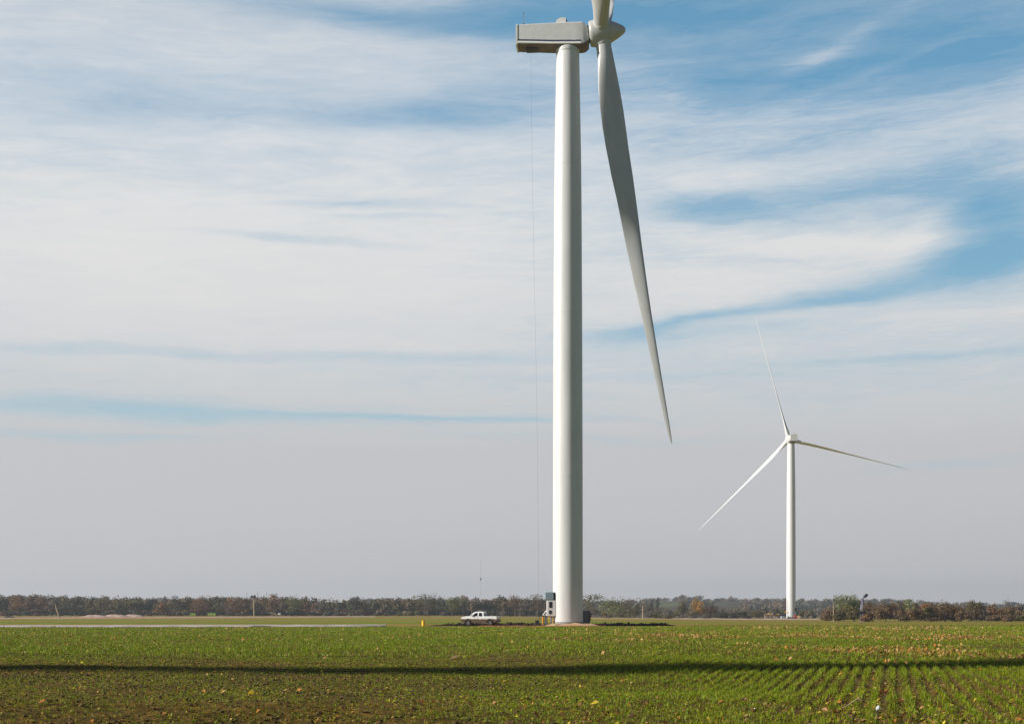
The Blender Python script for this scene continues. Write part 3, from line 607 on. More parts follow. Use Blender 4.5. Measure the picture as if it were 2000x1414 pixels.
# ------------------------------------------------------------------ pickup truck (front faces left)
TY = 196.0
def make_truck():
    t = thing('pickup_truck', 'white extended cab pickup with mud brown lower sides parked by the tower', 'pickup truck', ((939 - 1000) / F * TY, TY, 0))
    t.location.z = gz1(t.location.x, TY) + .10
    fwx, rwx, wr = -1.58, 1.60, .385
    def arch(cx, r=.49, z0=.36):
        return [(cx + r * math.cos(a), .40 + r * math.sin(a)) for a in np.linspace(R(185), R(-5), 13)]
    low = [(-2.60, .62), (-2.48, .42), (-2.12, .38)] + arch(fwx) + [(-1.0, .34), (1.02, .34)] + arch(rwx) + [(2.15, .42), (2.58, .50), (2.58, .92), (.66, .92), (.66, 1.16), (-1.25, 1.22), (-1.75, 1.21), (-2.35, 1.12), (-2.58, 1.02), (-2.63, .9)]
    body = MB().prism(low, -.94, .94, lambda z: .05 * max(0, (z - .95)) / .25 + .05 * max(0, (.5 - z)) / .2).build('body', M['truck'], t, angle=30)
    body.data.materials.append(M['dark'])
    for p_ in body.data.polygons:
        if abs(p_.normal.y) < .5 and p_.center.z < .90 and abs(p_.center.x) < 2.3: p_.material_index = 1
    bed = MB()
    for s_ in (-1, 1):
        y0, y1 = sorted((s_ * .935, s_ * .84)); bed.box((.665, y0, .923), (2.57, y1, 1.20), .02)
    bed.box((2.48, -.835, .925), (2.585, .835, 1.19), .02); bed.box((.668, -.83, .926), (.74, .83, 1.18))
    bed.build('cargo_bed', M['truck'], t)
    cabp = [(-1.38, 1.20), (-.84, 1.68), (-.66, 1.76), (-.1, 1.80), (.38, 1.795), (.55, 1.76), (.62, 1.66), (.655, 1.165)]
    lean = lambda z: .06 + .20 * max(0, z - 1.18) / .55
    cab = MB().prism(cabp, -.94, .94, lean).build('cab', M['truck'], t, angle=30)
    for s_ in (-1, 1):
        for poly in ([(-1.04, 1.18), (-.70, 1.52), (-.50, 1.62), (-.24, 1.64), (-.22, 1.19)], [(-.06, 1.19), (-.06, 1.64), (.34, 1.62), (.43, 1.52), (.45, 1.19)]):
            v_ = []
            for e in (.012, -.02):
                v_ += [(x, s_ * (.94 - lean(z) + e), z) for x, z in poly]
            MB().loft_raw(v_, len(poly), 2).build('side_window', M['glass'], cab)
        MB().box((-.30, s_ * .945 - .012, 1.02), (-.12, s_ * .945 + .012, 1.06), .008).build('door_handle', M['dark'], body)
        mr_ = MB().box((-1.06, s_ * 1.03 - .1, 1.20), (-.94, s_ * 1.03 + .1, 1.36), .03); mr_.build('wing_mirror', M['dark'], cab)
        MB().box((-2.63, s_ * .66 - .17, .88), (-2.55, s_ * .66 + .17, 1.04), .02).build('headlight', M['lens'], body)
        MB().box((2.56, s_ * .86 - .06, .86), (2.60, s_ * .86 + .06, 1.14), .015).build('tail_light', M['red'], body)
    def pane(x0, z0, x1, z1, w0, w1, e):
        return MB().add([(x0 - e, -w0, z0), (x0 - e, w0, z0), (x1 - e, w1, z1), (x1 - e, -w1, z1), (x0 + .03, -w0, z0), (x0 + .03, w0, z0), (x1 + .03, w1, z1), (x1 + .03, -w1, z1)],
                        [(0, 1, 2, 3), (7, 6, 5, 4), (0, 4, 5, 1), (1, 5, 6, 2), (2, 6, 7, 3), (3, 7, 4, 0)])
    pane(-1.29, 1.265, -.83, 1.60, .80, .68, .02).build('windscreen', M['glass'], cab)
    pane(.635, 1.25, .60, 1.55, .72, .62, -.035).build('rear_window', M['glass'], cab)
    MB().box((-2.70, -.88, .50), (-2.55, .88, .68), .04).build('front_bumper', M['dark'], t)
    MB().box((2.55, -.86, .46), (2.70, .86, .62), .03).build('rear_bumper', M['dark'], t)
    MB().box((-2.645, -.46, .80), (-2.58, .46, 1.02), .02).build('grille', M['dark'], body)
    for wx in (fwx, rwx):
        for s_ in (-1, 1):
            cy = s_ * .80
            ty = MB().lathe([(.24, -.125), (.34, -.125), (wr, -.09), (wr, .09), (.34, .125), (.24, .125)], 32, (0, 0, 0), 'y')
            wl = ty.build('wheel', M['rubber'], t, (wx, cy, .36))
            rm = MB().lathe([(.05, -.13), (.20, -.115), (.245, -.128), (.245, .10), (.05, .10)], 24, (0, 0, 0), 'y')
            for k in range(6):
                a = k * math.pi / 3; rm.box((-.03 + .14 * math.cos(a), -.136, -.03 + .14 * math.sin(a)), (.03 + .14 * math.cos(a), -.118, .03 + .14 * math.sin(a)))
            r_ = rm.build('rim', M['rim'], wl)
            if s_ > 0: r_.rotation_euler = (0, 0, math.pi)
        MB().tube([(wx, -.7, .36), (wx, .7, .36)], .06, 10).build('axle', M['dark'], t)
    t.rotation_euler = (0, 0, R(-15)); t.scale = (.945, .945, 1.03)
    return t
truck = make_truck()
tx, tyy, tz = truck.location
tb = MB().box((.86, -.70, .93), (1.34, .70, 1.34), .04).box((1.32, -.66, .93), (1.46, .66, 1.20), .04)
tb = tb.build('tool_box', M['navy']); tb.location = truck.location; tb.rotation_euler = (0, 0, R(-15)); tb.scale = (.945, .945, 1.03); tag(tb, 'dark tool box behind the cab in the pickup bed', 'tool box')

# ------------------------------------------------------------------ things at the turbine base
q = W(827, 1223, 197); q.z = gz1(q.x, q.y)
bl = thing('yellow_barrel', 'small yellow barrel standing alone left of the pickup', 'barrel', q)
MB().lathe([(.20, 0), (.23, .03), (.225, .24), (.24, .26), (.225, .28), (.225, .50), (.24, .52), (.225, .54), (.23, .74), (.20, .77)], 24).build('drum', M['yellow'], bl)
MB().lathe([(.235, .73), (.24, .80), (.10, .82)], 24).build('lid', M['orange'], bl)
# white service hoist with boom
q = W(1072, 1222, 199.2); q.z = gz1(q.x, q.y)
sh = thing('service_hoist', 'white service hoist with curved arm and blue grey box left of the tower base', 'hoist', q)
cabn = MB().box((-.30, -.45, 1.32), (.95, .5, 3.45), .06).build('cabinet', M['white'], sh)
MB().box((.02, -.475, 2.45), (.44, -.44, 3.28), .01).build('window', M['glass'], cabn)
MB().box((.02, -.475, 1.62), (.38, -.44, 2.12), .01).build('window', M['glass'], cabn)
MB().box((-.55, -.48, 3.50), (.62, .5, 4.58), .08).build('power_box', M['bluegrey'], sh)
MB().box((.62, -.3, 3.55), (.98, .35, 4.55), .05).build('box_cover', M['dark'], sh)
MB().tube([(.15, -.2, 2.22), (-.12, -.2, 2.18), (-.45, -.2, 1.95), (-.70, -.2, 1.60), (-.80, -.2, 1.36)], [.08, .09, .09, .08, .09], 10).build('curved_arm', M['white'], sh)
MB().tube([(-.80, -.2, 1.36), (-.45, -.2, 1.50), (-.15, -.2, 1.66)], .06, 8).build('brace', M['white'], sh)
MB().lathe([(.10, -.14), (.10, .14)], 16, (-.80, -.2, 1.34), 'y').build('pivot', M['dark'], sh)
MB().tube([(-.80, -.2, 1.28), (-.78, -.2, .15)], [.14, .13], 12).build('support_leg', M['orange'], sh)
for dx, mm_ in ((.02, 'yellow'), (.55, 'yellow')):
    MB().box((dx - .05, -.30, .12), (dx + .06, -.14, 1.34), .02).build('support_leg', M[mm_], sh)
MB().lathe([(.16, .1), (.16, 1.15), (.10, 1.3)], 16, (-.38, -.1, 0)).build('gas_cylinder', M['bluegrey'], sh)
MB().box((.24, -.3, .12), (.44, .1, 1.33), .03).build('side_post', M['steel'], sh)
MB().box((-.95, -.5, 0), (1.0, .55, .13), .03).build('skid', M['steel'], sh)
q = W(1049, 1222, 198.2); q.z = gz1(q.x, q.y)
cr = thing('equipment_case', 'small black equipment case on the ground left of the white hoist', 'case', q)
MB().box((-.28, -.3, 0), (.28, .3, .68), .04).build('case_body', M['dark'], cr); MB().box((-.29, -.31, .69), (.29, .31, .80), .03).build('lid', M['navy'], cr)
q = W(1058.5, 1222, 198.6); q.z = gz1(q.x, q.y)
pk = thing('marker_peg', 'short white peg between the black case and the white hoist', 'peg', q)
MB().tube([(0, 0, 0), (0, 0, .38)], .055, 10).build('post', M['white'], pk); MB().lathe([(.075, .33), (.075, .42), (.03, .45)], 12).build('cap', M['lip'], pk)
q = W(1146, 1216, 205.5); q.z = gz1(q.x, q.y)
tf = thing('pad_transformer', 'black transformer cabinet standing right of the near tower base', 'transformer', q)
cb = MB().box((-1.0, -.6, .36), (.42, .7, 2.05), .05).build('cabinet', M['dark'], tf)
MB().box((-1.05, -.66, .0), (.47, .76, .36), .02).build('plinth', M['concrete'], tf)
MB().box((-.1, -.62, .5), (.36, -.59, 1.9), .01).build('door', M['rubber'], cb); MB().box((-1.04, -.64, 2.055), (.46, .74, 2.12), .02).build('lid', M['steel'], cb)
for k in range(5): MB().box((.425, -.5 + k * .24, .6), (.52, -.44 + k * .24, 1.85)).build('cooling_fin', M['rubber'], cb)

# ------------------------------------------------------------------ poles and masts
def pole(px, top, Y, r, mat, label, arm=None, can=False, name='utility_pole', cat='utility pole', lean=0):
    q = W(px, 1200, Y); q.z = gz1(q.x, q.y); h = W(px, top, Y).z - q.z
    t = thing(name, label, cat, q, 0, 'poles along the field')
    MB().tube([(0, 0, 0), (lean * h, 0, h)], [r, r * .7], 8).build('post', M[mat], t)
    if arm: MB().box((-arm, -.08, h - .7), (arm, .08, h - .5)).build('crossarm', M['wood'], t)
    if can: 
        MB().lathe([(.55, h - .6), (.62, h - .4), (.62, h + .5), (.4, h + .7)], 14, (.25, 0, 0)).build('transformer_can', M['dark'], t)
        MB().lathe([(.55, h - .5), (.62, h - .3), (.62, h + .4), (.4, h + .6)], 14, (-1.1, 0, 0)).build('transformer_can', M['dark'], t)
    return t
pole(496, 1165, 720, .28, 'palewood', 'tall brown utility pole with dark transformers before the left wood', 1.4, True)
pole(921, 1181, 560, .13, 'wood', 'slim brown pole just behind the pickup hood', .5)
pole(1255.5, 1183, 600, .24, 'palewood', 'short pale tan post at the right end of the olive trees', .5)
pole(1628, 1176, 400, .13, 'palewood', 'slim pale pole at the left edge of the green right thicket', .4)
for px, tp, lb in ((482, 1157, 'leftmost of three tiny poles on the skyline above the wood'), (503, 1156, 'middle one of three tiny poles on the skyline above the wood'), (521, 1157, 'rightmost of three tiny poles on the skyline above the wood')):
    pole(px, tp, 1000, .12, 'wood', lb, .5)
q = W(111, 1207, 600); q.z = gz1(q.x, q.y)
t = thing('dead_trunk', 'pale leaning dead tree trunk at the left field edge', 'dead tree', q)
MB().tube([(.9, 0, 0), (.5, 0, 1.7), (-.1, 0, 3.4), (-.6, 0, 5.7)], [.42, .30, .34, .10], 8).build('trunk', M['palewood'], t); MB().tube([(-.1, 0, 3.4), (.5, .1, 4.3), (.6, 0, 4.8)], [.15, .08, .03], 6).build('snag', M['palewood'], t)
q = W(939, 1170, 1150); q.z = gz1(q.x, q.y); h = W(939, 1090, 1150).z - q.z
t = thing('radio_mast', 'very thin radio mast on the skyline above the pickup', 'radio mast', q)
MB().tube([(0, 0, 0), (0, 0, h)], [.11, .06], 6).build('mast_pole', M['steel'], t); MB().lathe([(.35, h * .62), (.5, h * .63), (.35, h * .66)], 10).build('antenna_ring', M['dark'], t)
# farm wind pump behind the right thicket
q = W(1685, 1212, 422); q.z = gz1(q.x, q.y); h = W(1685, 1167, 422).z - q.z
t = thing('farm_windpump', 'grey tapered windpump tower with tilted dark head by the green trees', 'windpump', q)
MB().lathe([(1.15, 0), (.75, h * .6), (.40, h * .85), (.22, h)], 8).build('tower', M['purpletin'], t)
o = MB().lathe([(.05, -.75), (.34, -.62), (.46, 0), (.34, .62), (.05, .75)], 16, (0, 0, 0), 'x').build('head', M['dark'], t); o.location = (.85, 0, h + .55); o.rotation_euler = (0, R(-42), 0)
MB().tube([(0, 0, h - .1), (.6, 0, h + .3)], .10, 8).build('neck', M['purpletin'], t)

# ------------------------------------------------------------------ far turbine yard
def at(px, Y): 
    q = W(px, 1200, Y); q.z = gz1(q.x, q.y); return q
t = thing('site_trailer', 'long grey site trailer with tan roof left of the distant turbine', 'trailer', at(1508, 648))
MB().box((-3.3, -1.2, .35), (2.9, 1.3, 1.75), .03).build('wall', M['trailerwall'], t); MB().box((-3.32, -1.22, 1.76), (2.95, 1.32, 2.12), .03).build('upper_band', M['brownwall'], t)
rf = MB().prism([(-3.5, 2.13), (3.1, 2.13), (3.0, 2.5), (1.0, 2.75), (-.4, 2.55), (-1.6, 2.75), (-2.2, 2.5), (-3.4, 2.65)], -1.4, 1.5).build('roof', M['tanroof'], t)
MB().lathe([(.45, 1.9), (.55, 2.1), (.5, 2.9), (.25, 3.05)], 12, (.65, -1.45, 0)).build('water_drum', M['navy'], t)
for k in (-2, -.4): MB().box((k - .35, -1.24, .9), (k + .35, -1.19, 1.4)).build('window', M['glass'], t)
for k in (-2.2, 1.8): MB().lathe([(.34, -.1), (.34, .1)], 14, (k, -1.0, .34), 'y').build('wheel', M['rubber'], t)
t = thing('storage_container', 'dark navy storage container between the site trailer and distant turbine', 'container', at(1527.5, 650))
cb = MB().box((-1.2, -1.2, .1), (1.3, 2.5, 2.35), .04).build('container_box', M['navy'], t)
for k in range(6): MB().box((-1.05 + k * .4, -1.24, .25), (-.9 + k * .4, -1.203, 2.2)).build('rib', M['dark'], cb)
t = thing('small_van', 'pale blue white van parked at the foot of the distant turbine', 'van', at(1530, 645))
bd = MB().prism([(-1.15, .3), (1.15, .3), (1.15, .85), (.85, 1.0), (.5, 1.45), (-.6, 1.55), (-1.05, 1.35)], -.8, .8, lambda z: .12 * max(0, z - .8)).build('body', M['palevan'], t)
MB().box((-.75, -.83, .98), (-.1, -.70, 1.32)).build('window', M['glass'], bd); MB().box((0, -.83, .98), (.5, -.70, 1.30)).build('window', M['glass'], bd)
for k in (-.7, .7):
    for s_ in (-.72, .72): MB().lathe([(.3, -.1), (.3, .1)], 16, (k, s_, .30), 'y').build('wheel', M['rubber'], t)
t = thing('generator', 'small red generator right of the distant turbine base', 'generator', at(1553, 648))
MB().lathe([(.5, -.75), (.62, -.6), (.62, .6), (.5, .75)], 18, (0, 0, 1.15), 'x').build('tank', M['red'], t)
for k in (-.45, .45): MB().box((k - .12, -.5, 0), (k + .12, .5, .62)).build('skid_foot', M['dark'], t)
MB().box((-1.8, -.5, .05), (-.85, .6, 1.0), .05).build('engine_box', M['dark'], t)
t = thing('ladder_frame', 'tall maroon frame standing against the left side of the distant turbine', 'frame', at(1534.6, 652.6))
for k in (-.28, .22): MB().box((k - .07, -.07, 0), (k + .07, .07, 8.8)).build('rail', M['maroon'], t)
for k in range(14): MB().box((-.215, -.04, .4 + k * .6), (.155, .04, .5 + k * .6)).build('rung', M['maroon'], t)
MB().box((-.36, -.2, 2.9), (.32, .2, 3.9), .03).build('control_box', M['orange'], t)
for px, lb, Y in ((1561, 'leftmost of three tan hay bales right of the distant turbine', 690), (1569.5, 'middle one of three tan hay bales right of the distant turbine', 694), (1582, 'rightmost of three tan hay bales right of the distant turbine', 690)):
    q = at(px, Y); t = thing('hay_bale', lb, 'hay bale', q, rng.uniform(-.3, .3), 'hay bales by the distant turbine')
    bl_ = MB().lathe([(.4, -.8), (.75, -.78), (.82, -.6), (.82, .6), (.75, .78), (.4, .8)], 20, (0, 0, .80), 'x').build('bale', M['hay'], t)
    MB().lathe([(.833, -.3), (.833, -.22)], 20, (0, 0, .80), 'x').build('twine', M['palewood'], bl_)
# left side odds and ends
tag(mound('soil_heap', *tuple(W(17, 1210, 560))[:2], 2.7, 2.2, .95, M['heapsoil'], 9), 'dark heap of soil at the far left edge', 'soil heap')
for px, Y, rx, h, lb in ((185, 640, 6, .9, 'leftmost pale pink dirt mound below the left wood'), (225, 646, 6.5, 1.1, 'middle pale pink dirt mound below the left wood'), (262, 655, 5, 1.2, 'rightmost pale pink dirt mound below the left wood')):
    q = W(px, 1205, Y); tag(mound('dirt_mound', q.x, q.y, rx, 2.5, h, M['pinkdirt'], int(px)), lb, 'dirt mound', 'pink dirt mounds')
for px, wd, lb in ((377, 1.3, 'smaller of the two lime green bins before the left wood'), (414, 1.9, 'larger of the two lime green bins before the left wood')):
    t = thing('green_bin', lb, 'bin', at(px, 775), 0, 'lime green bins')
    bb = MB().add([(-wd, -.8, .15), (wd, -.8, .15), (wd, .8, .15), (-wd, .8, .15), (-wd * 1.12, -.95, 1.5), (wd * 1.12, -.95, 1.5), (wd * 1.12, .95, 1.5), (-wd * 1.12, .95, 1.5)],
                  [(0, 3, 2, 1), (4, 5, 6, 7), (0, 1, 5, 4), (1, 2, 6, 5), (2, 3, 7, 6), (3, 0, 4, 7)]).build('bin_body', M['lime'], t)
    for s_ in (-.9, 0, .9): MB().box((s_ * wd - .08, -1.0, .2), (s_ * wd + .08, -.88, 1.45)).build('rib', M['lime'], bb)
    MB().box((-wd * 1.1, -.9, -.02), (wd * 1.1, .9, .14)).build('skid', M['dark'], t)
t = thing('water_tank', 'tiny white tank at the edge of the field before the left wood', 'tank', at(545.5, 760))
MB().lathe([(.3, -.7), (.5, -.6), (.5, .6), (.3, .7)], 16, (0, 0, .95), 'x').build('tank', M['white'], t)
for k in (-.4, .4): MB().box((k - .08, -.4, 0), (k + .08, .4, .55)).build('skid_foot', M['steel'], t)
t = thing('fallen_branch', 'pale fallen branch lying in the grass before the left wood', 'branch', at(534, 770)); t.location.z += .2
MB().tube([(-3.2, 0, 1.6), (-1.2, 0, 1.3), (.4, 0, .9), (1.6, 0, .2)], [.08, .18, .26, .3], 7).build('limb', M['palewood'], t); MB().tube([(.2, 0, 1.0), (1.2, 0, 1.2), (1.9, 0, .9)], [.12, .10, .04], 6).build('twig', M['palewood'], t)

# ------------------------------------------------------------------ trees
PAL = {
    'olive': [(.085, .072, .024), (.065, .058, .022), (.11, .09, .032)],
    'brown': [(.110, .070, .036), (.085, .056, .030), (.14, .088, .042)],
    'rust': [(.15, .074, .028), (.12, .062, .026), (.18, .092, .034)],
    'dark': [(.038, .044, .024), (.046, .048, .028), (.03, .038, .022)],
    'gold': [(.46, .235, .026), (.36, .18, .024), (.22, .13, .03)],
    'green': [(.12, .135, .034), (.09, .105, .03), (.16, .165, .05)],
    'pale': [(.22, .23, .08), (.16, .18, .06), (.26, .26, .10)],
    'grey': [(.098, .080, .056), (.078, .066, .046), (.12, .098, .07)],
}
def crown_np(cx, cy, z0, wdt, h, pal, nq, qs, seed, lobes=9, depth=.8):
    """leaf clumps through several uneven lobes; returns verts and colours"""
    g = np.random.default_rng(seed)
    lb = []
    for i in range(lobes):
        a = g.uniform(0, 2 * np.pi); rr = g.uniform(0, .62) ** .7; zz = g.uniform(.22, .80)
        fall = 1 - .35 * abs(zz - .45)
        lb.append((math.cos(a) * rr * .5 * wdt * fall, math.sin(a) * rr * .5 * wdt * depth * fall, zz * h, g.uniform(.17, .30) * wdt, g.uniform(.14, .26) * h))
    lb.append((0, 0, .5 * h, .33 * wdt, .36 * h)); lb.append((g.uniform(-.1, .1) * wdt, 0, .74 * h, .22 * wdt, .25 * h))
    lb = np.array(lb); w_ = lb[:, 3] ** 2; idx = g.choice(len(lb), nq, p=w_ / w_.sum())
    d = g.normal(0, 1, (nq, 3)); d /= np.linalg.norm(d, axis=1)[:, None]; rad = g.uniform(.55, 1.08, nq)[:, None]
    c = lb[idx, :3] + d * rad * np.stack([lb[idx, 3], lb[idx, 3] * depth, lb[idx, 4]], -1)
    c[:, 2] = np.maximum(c[:, 2], .05 * h)
    u = g.normal(0, 1, (nq, 3)); nrm = d + .36 * g.normal(0, 1, (nq, 3)); nrm /= np.linalg.norm(nrm, axis=1)[:, None]
    u -= nrm * (u * nrm).sum(1)[:, None]; u /= np.linalg.norm(u, axis=1)[:, None]; v = np.cross(nrm, u)
    s = qs * g.uniform(.55, 1.35, nq)[:, None]
    P = np.stack([c - u * s * .5 - v * s * .2, c + u * s * .1 - v * s * .5, c + u * s * .5 + v * s * .15, c - u * s * .1 + v * s * .5], 1)
    P[..., 0] += cx; P[..., 1] += cy; P[..., 2] += z0
    pl = np.array(PAL[pal]); lc = pl[g.integers(0, 3, len(lb))]
    cc = lc[idx] * g.uniform(1.15, 1.65, (nq, 1))
    return P.reshape(-1, 3), np.repeat(cc, 4, 0)
tree_no = [100]
def tree(px, top, Y, wpx, pal, label, name='tree', base=None, nq=900, group=None, cat='tree', qs=None, trunk=True):
    tree_no[0] += 1
    q = at(px, Y); h = W(px, top, Y).z - q.z; wd = wpx / F * Y
    t = thing(name, label, cat, q, 0, group)
    bf = .0 if cat != 'tree' else .08
    Vv, cc = crown_np(0, 0, h * bf, wd, h * (1 - bf), pal, nq, qs or max(.32, Y / 1500), tree_no[0])
    np_mesh('crown', Vv, np.arange(len(Vv)).reshape(-1, 4), M['leaves'], cc, parent=t)
    mb = MB(); r = max(.10, h * .022)
    if trunk:
        mb.tube([(0, 0, -.1), (.05, 0, h * .2), (-.03, .05, h * .45), (.04, 0, h * .75)], [r * 1.3, r, r * .75, r * .25], 7)
        for k in range(6):
            a = k * 1.1 + tree_no[0]; s0 = h * (.2 + .06 * k)
            mb.tube([(0, 0, s0), (math.cos(a) * wd * .14, math.sin(a) * wd * .14, s0 + h * .14), (math.cos(a) * wd * .30, math.sin(a) * wd * .30, s0 + h * .30)], [r * .55, r * .35, r * .12], 5)
        mb.build('trunk', M['bark'], t)
    return t
def woodland(name, spots, qs, nq, sink=.02):
    Vs, Cs = [], []
    for i, (x, y, wd, h, pal) in enumerate(spots):
        a, b_ = crown_np(x, y, gz1(x, y) - sink * h, wd, h, pal, nq, qs, 5000 + i + len(spots), 7); Vs.append(a); Cs.append(b_)
    Vv = np.concatenate(Vs); return stuff(np_mesh(name, Vv, np.arange(len(Vv)).reshape(-1, 4), M['leaves'], np.concatenate(Cs)))
# the wood along the left skyline
sp = []
for row, (Y0, topy) in enumerate(((805, 1170), (835, 1167), (870, 1165), (910, 1163))):
    px = -120
    while px < 1080:
        wd = rng.uniform(22, 52); tp = topy + rng.normal(0, 3.0) + (2.5 if 600 < px < 760 else 0) - (2 if px < 130 else 0)
        if px > 560: tp += 1.0
        q = W(px, tp, Y0 + rng.uniform(-8, 8)); g0 = gz1(q.x, q.y)
        pal = rng.choice(['brown', 'rust', 'olive', 'dark', 'grey'], p=[.30, .16, .24, .16, .14]) if px < 620 else rng.choice(['brown', 'rust', 'olive', 'dark', 'grey'], p=[.24, .05, .36, .12, .23])
        sp.append((q.x, q.y, wd / F * Y0, q.z - g0, pal)); px += wd * rng.uniform(.5, .75)
px = -120
while px < 1080:      # brush along the wood's foot
    wd = rng.uniform(16, 34); q = W(px, rng.uniform(1187, 1196), 790 + rng.uniform(-6, 6)); sp.append((q.x, q.y, wd / F * 790, max(1.0, q.z - gz1(q.x, q.y)), rng.choice(['olive', 'grey', 'dark', 'brown']))); px += wd * .6
wl_ = woodland('woodland', sp, .95, 480); wl_['label'] = 'long autumn wood along the left skyline'
# hill woods far off, with open green fields between
sp = []
for Y0 in (1450, 1700, 1950, 2250):
    px = -200
    while px < 2200:
        wd = rng.uniform(18, 40); q = W(px, 1180, Y0 + rng.uniform(-90, 90)); g0 = gz1(q.x, q.y)
        openf = (1262 < px < 1340 and Y0 < 2100) or (1395 < px < 1440 and Y0 < 1900) or vnoise(np.array([px / 160.]), np.array([Y0 / 240.]), 91)[0] > .72
        if not openf: sp.append((q.x, q.y, wd / F * Y0 * 1.2, rng.uniform(8, 14), rng.choice(['grey', 'dark', 'olive', 'brown'])))
        px += wd * rng.uniform(.42, .7)
wl2 = woodland('woodland', sp, 2.6, 230, .34); wl2['label'] = 'hazy wooded hills along the far skyline'
# right thicket mass, nearer
sp = []
for row, (Y0, t0) in enumerate(((400, 1190), (416, 1181), (436, 1176))):
    px = 1612 + row * 6
    while px < 2090:
        wd = rng.uniform(26, 50); tp = t0 + rng.normal(0, 3) + (6 if px > 1940 else 0) + (5 if px < 1650 else 0)
        q = W(px, tp, Y0 + rng.uniform(-5, 5)); sp.append((q.x, q.y, wd / F * Y0, q.z - gz1(q.x, q.y), rng.choice(['brown', 'olive', 'rust', 'grey'], p=[.72, .12, .08, .08]))); px += wd * rng.uniform(.5, .75)
wl3 = woodland('thicket', sp, .38, 900); wl3['label'] = 'brown thicket of bushes along the right field edge'
# low scrub in the middle distance
sp = []
for Y0, t0, a, b_ in ((690, 1192, 1150, 1620), (640, 1201, 1280, 1480), (760, 1188, 1160, 1640), (900, 1186, 1150, 1640)):
    px = a
    while px < b_:
        wd = rng.uniform(16, 40); q = W(px, t0 + rng.normal(0, 3), Y0 + rng.uniform(-20, 20)); sp.append((q.x, q.y, wd / F * Y0, max(.8, q.z - gz1(q.x, q.y)), rng.choice(['grey', 'olive', 'brown', 'dark'], p=[.4, .25, .25, .1]))); px += wd * rng.uniform(.7, 1.3)
wl4 = woodland('scrub', sp, .6, 260); wl4['label'] = 'low grey brown scrub in the middle distance'

T = tree
GW = 'trees standing out of the left wood'
T(36, 1160, 782, 52, 'rust', 'rusty brown crown near the far left end of the wood', group=GW)
T(80, 1162, 784, 46, 'brown', 'brown tree just left of the leaning pale dead trunk', group=GW)
T(146, 1163, 782, 50, 'dark', 'dark tree just right of the leaning pale dead trunk', group=GW)
T(200, 1164, 780, 50, 'olive', 'olive tree above the leftmost pink dirt mounds', group=GW)
T(318, 1174, 774, 34, 'rust', 'low rusty orange tree in the left wood right of the pink mounds', group=GW)
T(345, 1160, 782, 40, 'dark', 'dark pointed tree in the left wood left of the lime bins', group=GW)
T(396, 1160, 784, 58, 'rust', 'broad rusty tree above the lime green bins', group=GW)
T(455, 1162, 784, 44, 'rust', 'rusty tree just left of the tall utility pole', group=GW)
T(530, 1165, 784, 46, 'brown', 'brown tree just right of the tall utility pole', group=GW)
T(575, 1159, 786, 46, 'green', 'yellow green tree rising above the left wood', group=GW)
T(690, 1163, 782, 44, 'dark', 'dark round tree at the middle of the left wood', group=GW)
T(835, 1158, 780, 60, 'olive', 'olive tree above the yellow barrel', group=GW)
T(882, 1164, 776, 50, 'green', 'dull green tree above the pickup hood', group=GW)
T(1006, 1156, 776, 56, 'brown', 'tall brown tree right of the pickup at the end of the wood', group=GW)
T(1050, 1157, 770, 58, 'brown', 'brown tree just left of the near tower', group=GW)
GM = 'olive and gold trees right of the near tower'
T(1152, 1156, 640, 74, 'olive', 'tall olive tree just right of the near tower', group=GM)
T(1190, 1164, 606, 80, 'green', 'broad yellow olive tree right of the near tower', group=GM, nq=1400)
T(1230, 1167, 612, 68, 'brown', 'dark brown tree beside the broad yellow olive tree', group=GM, nq=1200)
T(1266, 1167, 900, 30, 'grey', 'grey bare tree behind the short tan post', group=GM, nq=500)
T(1273, 1163, 1000, 15, 'dark', 'left one of two slim dark trees on the skyline', group=GM, nq=300)
T(1284, 1164, 1000, 13, 'dark', 'right one of two slim dark trees on the skyline', group=GM, nq=300)
T(1334, 1168, 700, 30, 'olive', 'olive tree left of the bright golden tree', group=GM)
T(1360, 1167, 690, 34, 'gold', 'bright golden orange tree between the two turbines', group=GM, nq=1100)
T(1388, 1181, 690, 44, 'brown', 'low brown tree right of the bright golden tree', group=GM)
GS = 'dark bushes left of the distant turbine'
T(1410, 1192, 630, 30, 'dark', 'leftmost round dark bush left of the distant turbine', 'bush', cat='bush', group=GS, nq=600)
T(1433, 1196, 632, 20, 'dark', 'smallest dark bush left of the distant turbine', 'bush', cat='bush', group=GS, nq=500)
T(1450, 1192, 630, 28, 'dark', 'dark bush second from the site trailer', 'bush', cat='bush', group=GS, nq=600)
T(1479, 1191, 640, 32, 'olive', 'olive bush beside the site trailer', 'bush', cat='bush', group=GS, nq=600)
GR = 'trees of the right thicket'
T(1648, 1158, 424, 60, 'green', 'tall green tree beside the slim pale pole', group=GR, nq=1200)
T(1668, 1156, 426, 40, 'green', 'uneven green tree leaning against the windpump', group=GR, nq=1200)
T(1730, 1172, 420, 48, 'brown', 'rounded brown tree right of the windpump', group=GR, nq=1200)
T(1776, 1165, 430, 28, 'pale', 'small pale green tree rising above the right thicket', group=GR, nq=600)
T(1812, 1174, 404, 50, 'rust', 'rust brown tree below the small pale green tree', group=GR, nq=1300)
T(1846, 1169, 400, 58, 'brown', 'large rust brown tree in the middle of the right thicket', group=GR, nq=1500)
T(1906, 1173, 408, 46, 'olive', 'olive brown tree right of the large rust brown one', group=GR, nq=1200)
T(1970, 1163, 900, 30, 'grey', 'pale bare tree on the skyline near the right edge', group=GR, nq=300)

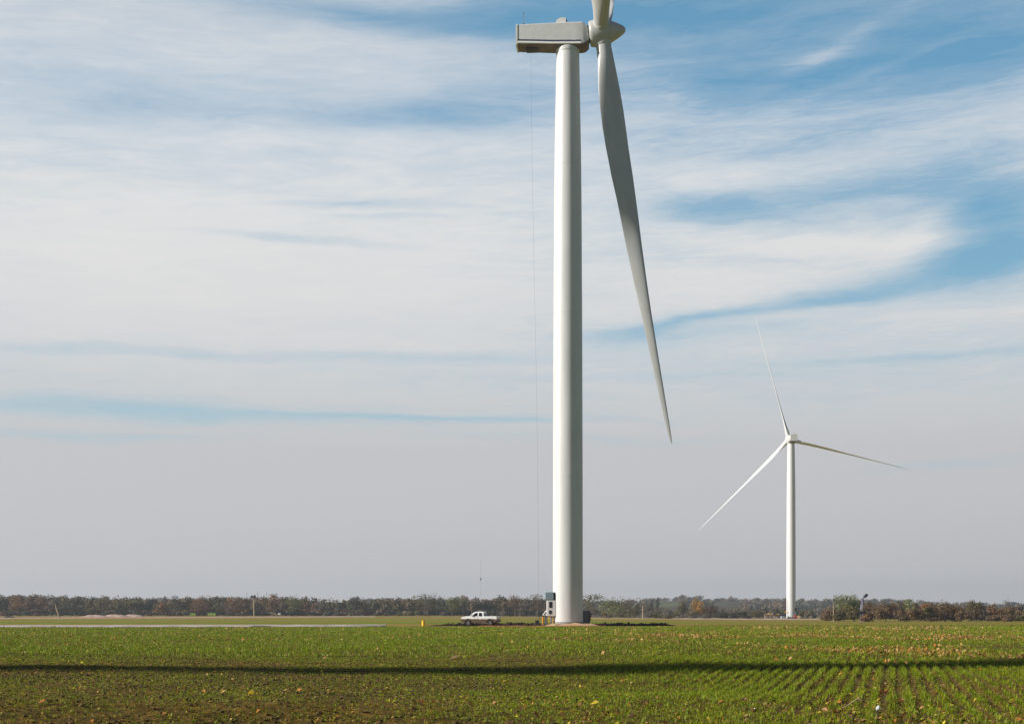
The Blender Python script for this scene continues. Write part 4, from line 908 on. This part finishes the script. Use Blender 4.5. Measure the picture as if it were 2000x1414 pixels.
# ------------------------------------------------------------------ single things lying in the foreground
def on_ground(px, py):
    Y = CAMZ * F / (py - 1202)
    for _ in range(12): Y = (CAMZ - gz1((px - 1000) / F * Y, Y)) * F / (py - 1202)
    x = (px - 1000) / F * Y; return Vector((x, Y, gz1(x, Y)))
q = on_ground(1714, 1388)
mb = MB(); mb.lathe([(.012, 0), (.030, .012), (.036, .035), (.028, .065), (.010, .085)], 14)
o = mb.build('white_stone', M['white'], None, q); o.rotation_euler = (0, R(18), .4); tag(o, 'small white egg shaped stone standing in the foreground crop at right', 'stone')
q = on_ground(1666, 1384)
o = MB().tube([(-.17, 0, .01), (-.05, .02, .07), (.06, .03, .14), (.10, .03, .15), (.14, .02, .12)], [.004, .008, .009, .010, .006], 7).build('dry_stalk', M['palewood'], None, q)
tag(o, 'bent orange tan dry stalk left of the white stone', 'stalk')
q = on_ground(1727, 1372)
t = thing('dried_weed', 'dark dried weed with a flat reddish head behind the white stone', 'weed', q)
MB().tube([(0, 0, -.01), (.005, 0, .08), (.01, 0, .17)], [.010, .008, .006], 6).build('stem', M['bark'], t)
hd = MB()
for k in range(9): hd.tube([(.01, 0, .16), ((k - 4) * .018, .01 * math.sin(k * 2), .19 + .012 * math.cos(k))], [.006, .014], 6)
hd.build('seed_head', M['clay'], t)
q = on_ground(885, 1287)
o = MB().prism([(-.13, .0), (.02, .04), (.16, .10), (.10, .13), (-.02, .09)], -.03, .03).build('curled_leaf', M['tandirt'], None, q); tag(o, 'large curled tan leaf lying in the mid field below the pickup', 'leaf')
q = on_ground(490, 1356)
o = MB().prism([(-.05, .0), (.03, .01), (.06, .05), (.0, .08), (-.04, .05)], -.02, .02).build('curled_leaf', M['yellow'], None, q); tag(o, 'yellow curled leaf in the left foreground soil', 'leaf')

# ------------------------------------------------------------------ haze: one even body of air round the whole scene
HZ = 7200
mb = MB().box((-HZ, -HZ, -3), (HZ, HZ, 150)); hz = mb.build('haze', M['white'], smooth=False)
hm = bpy.data.materials.new('haze_air'); hm.use_nodes = True; hn = hm.node_tree; hn.nodes.remove(hn.nodes['Principled BSDF'])
pv = hn.nodes.new('ShaderNodeVolumePrincipled'); pv.inputs['Color'].default_value = (.86, .90, .96, 1); pv.inputs['Density'].default_value = .00017; pv.inputs['Anisotropy'].default_value = .2
hn.links.new(pv.outputs[0], hn.nodes['Material Output'].inputs['Volume'])
hz.data.materials.clear(); hz.data.materials.append(hm); stuff(hz)
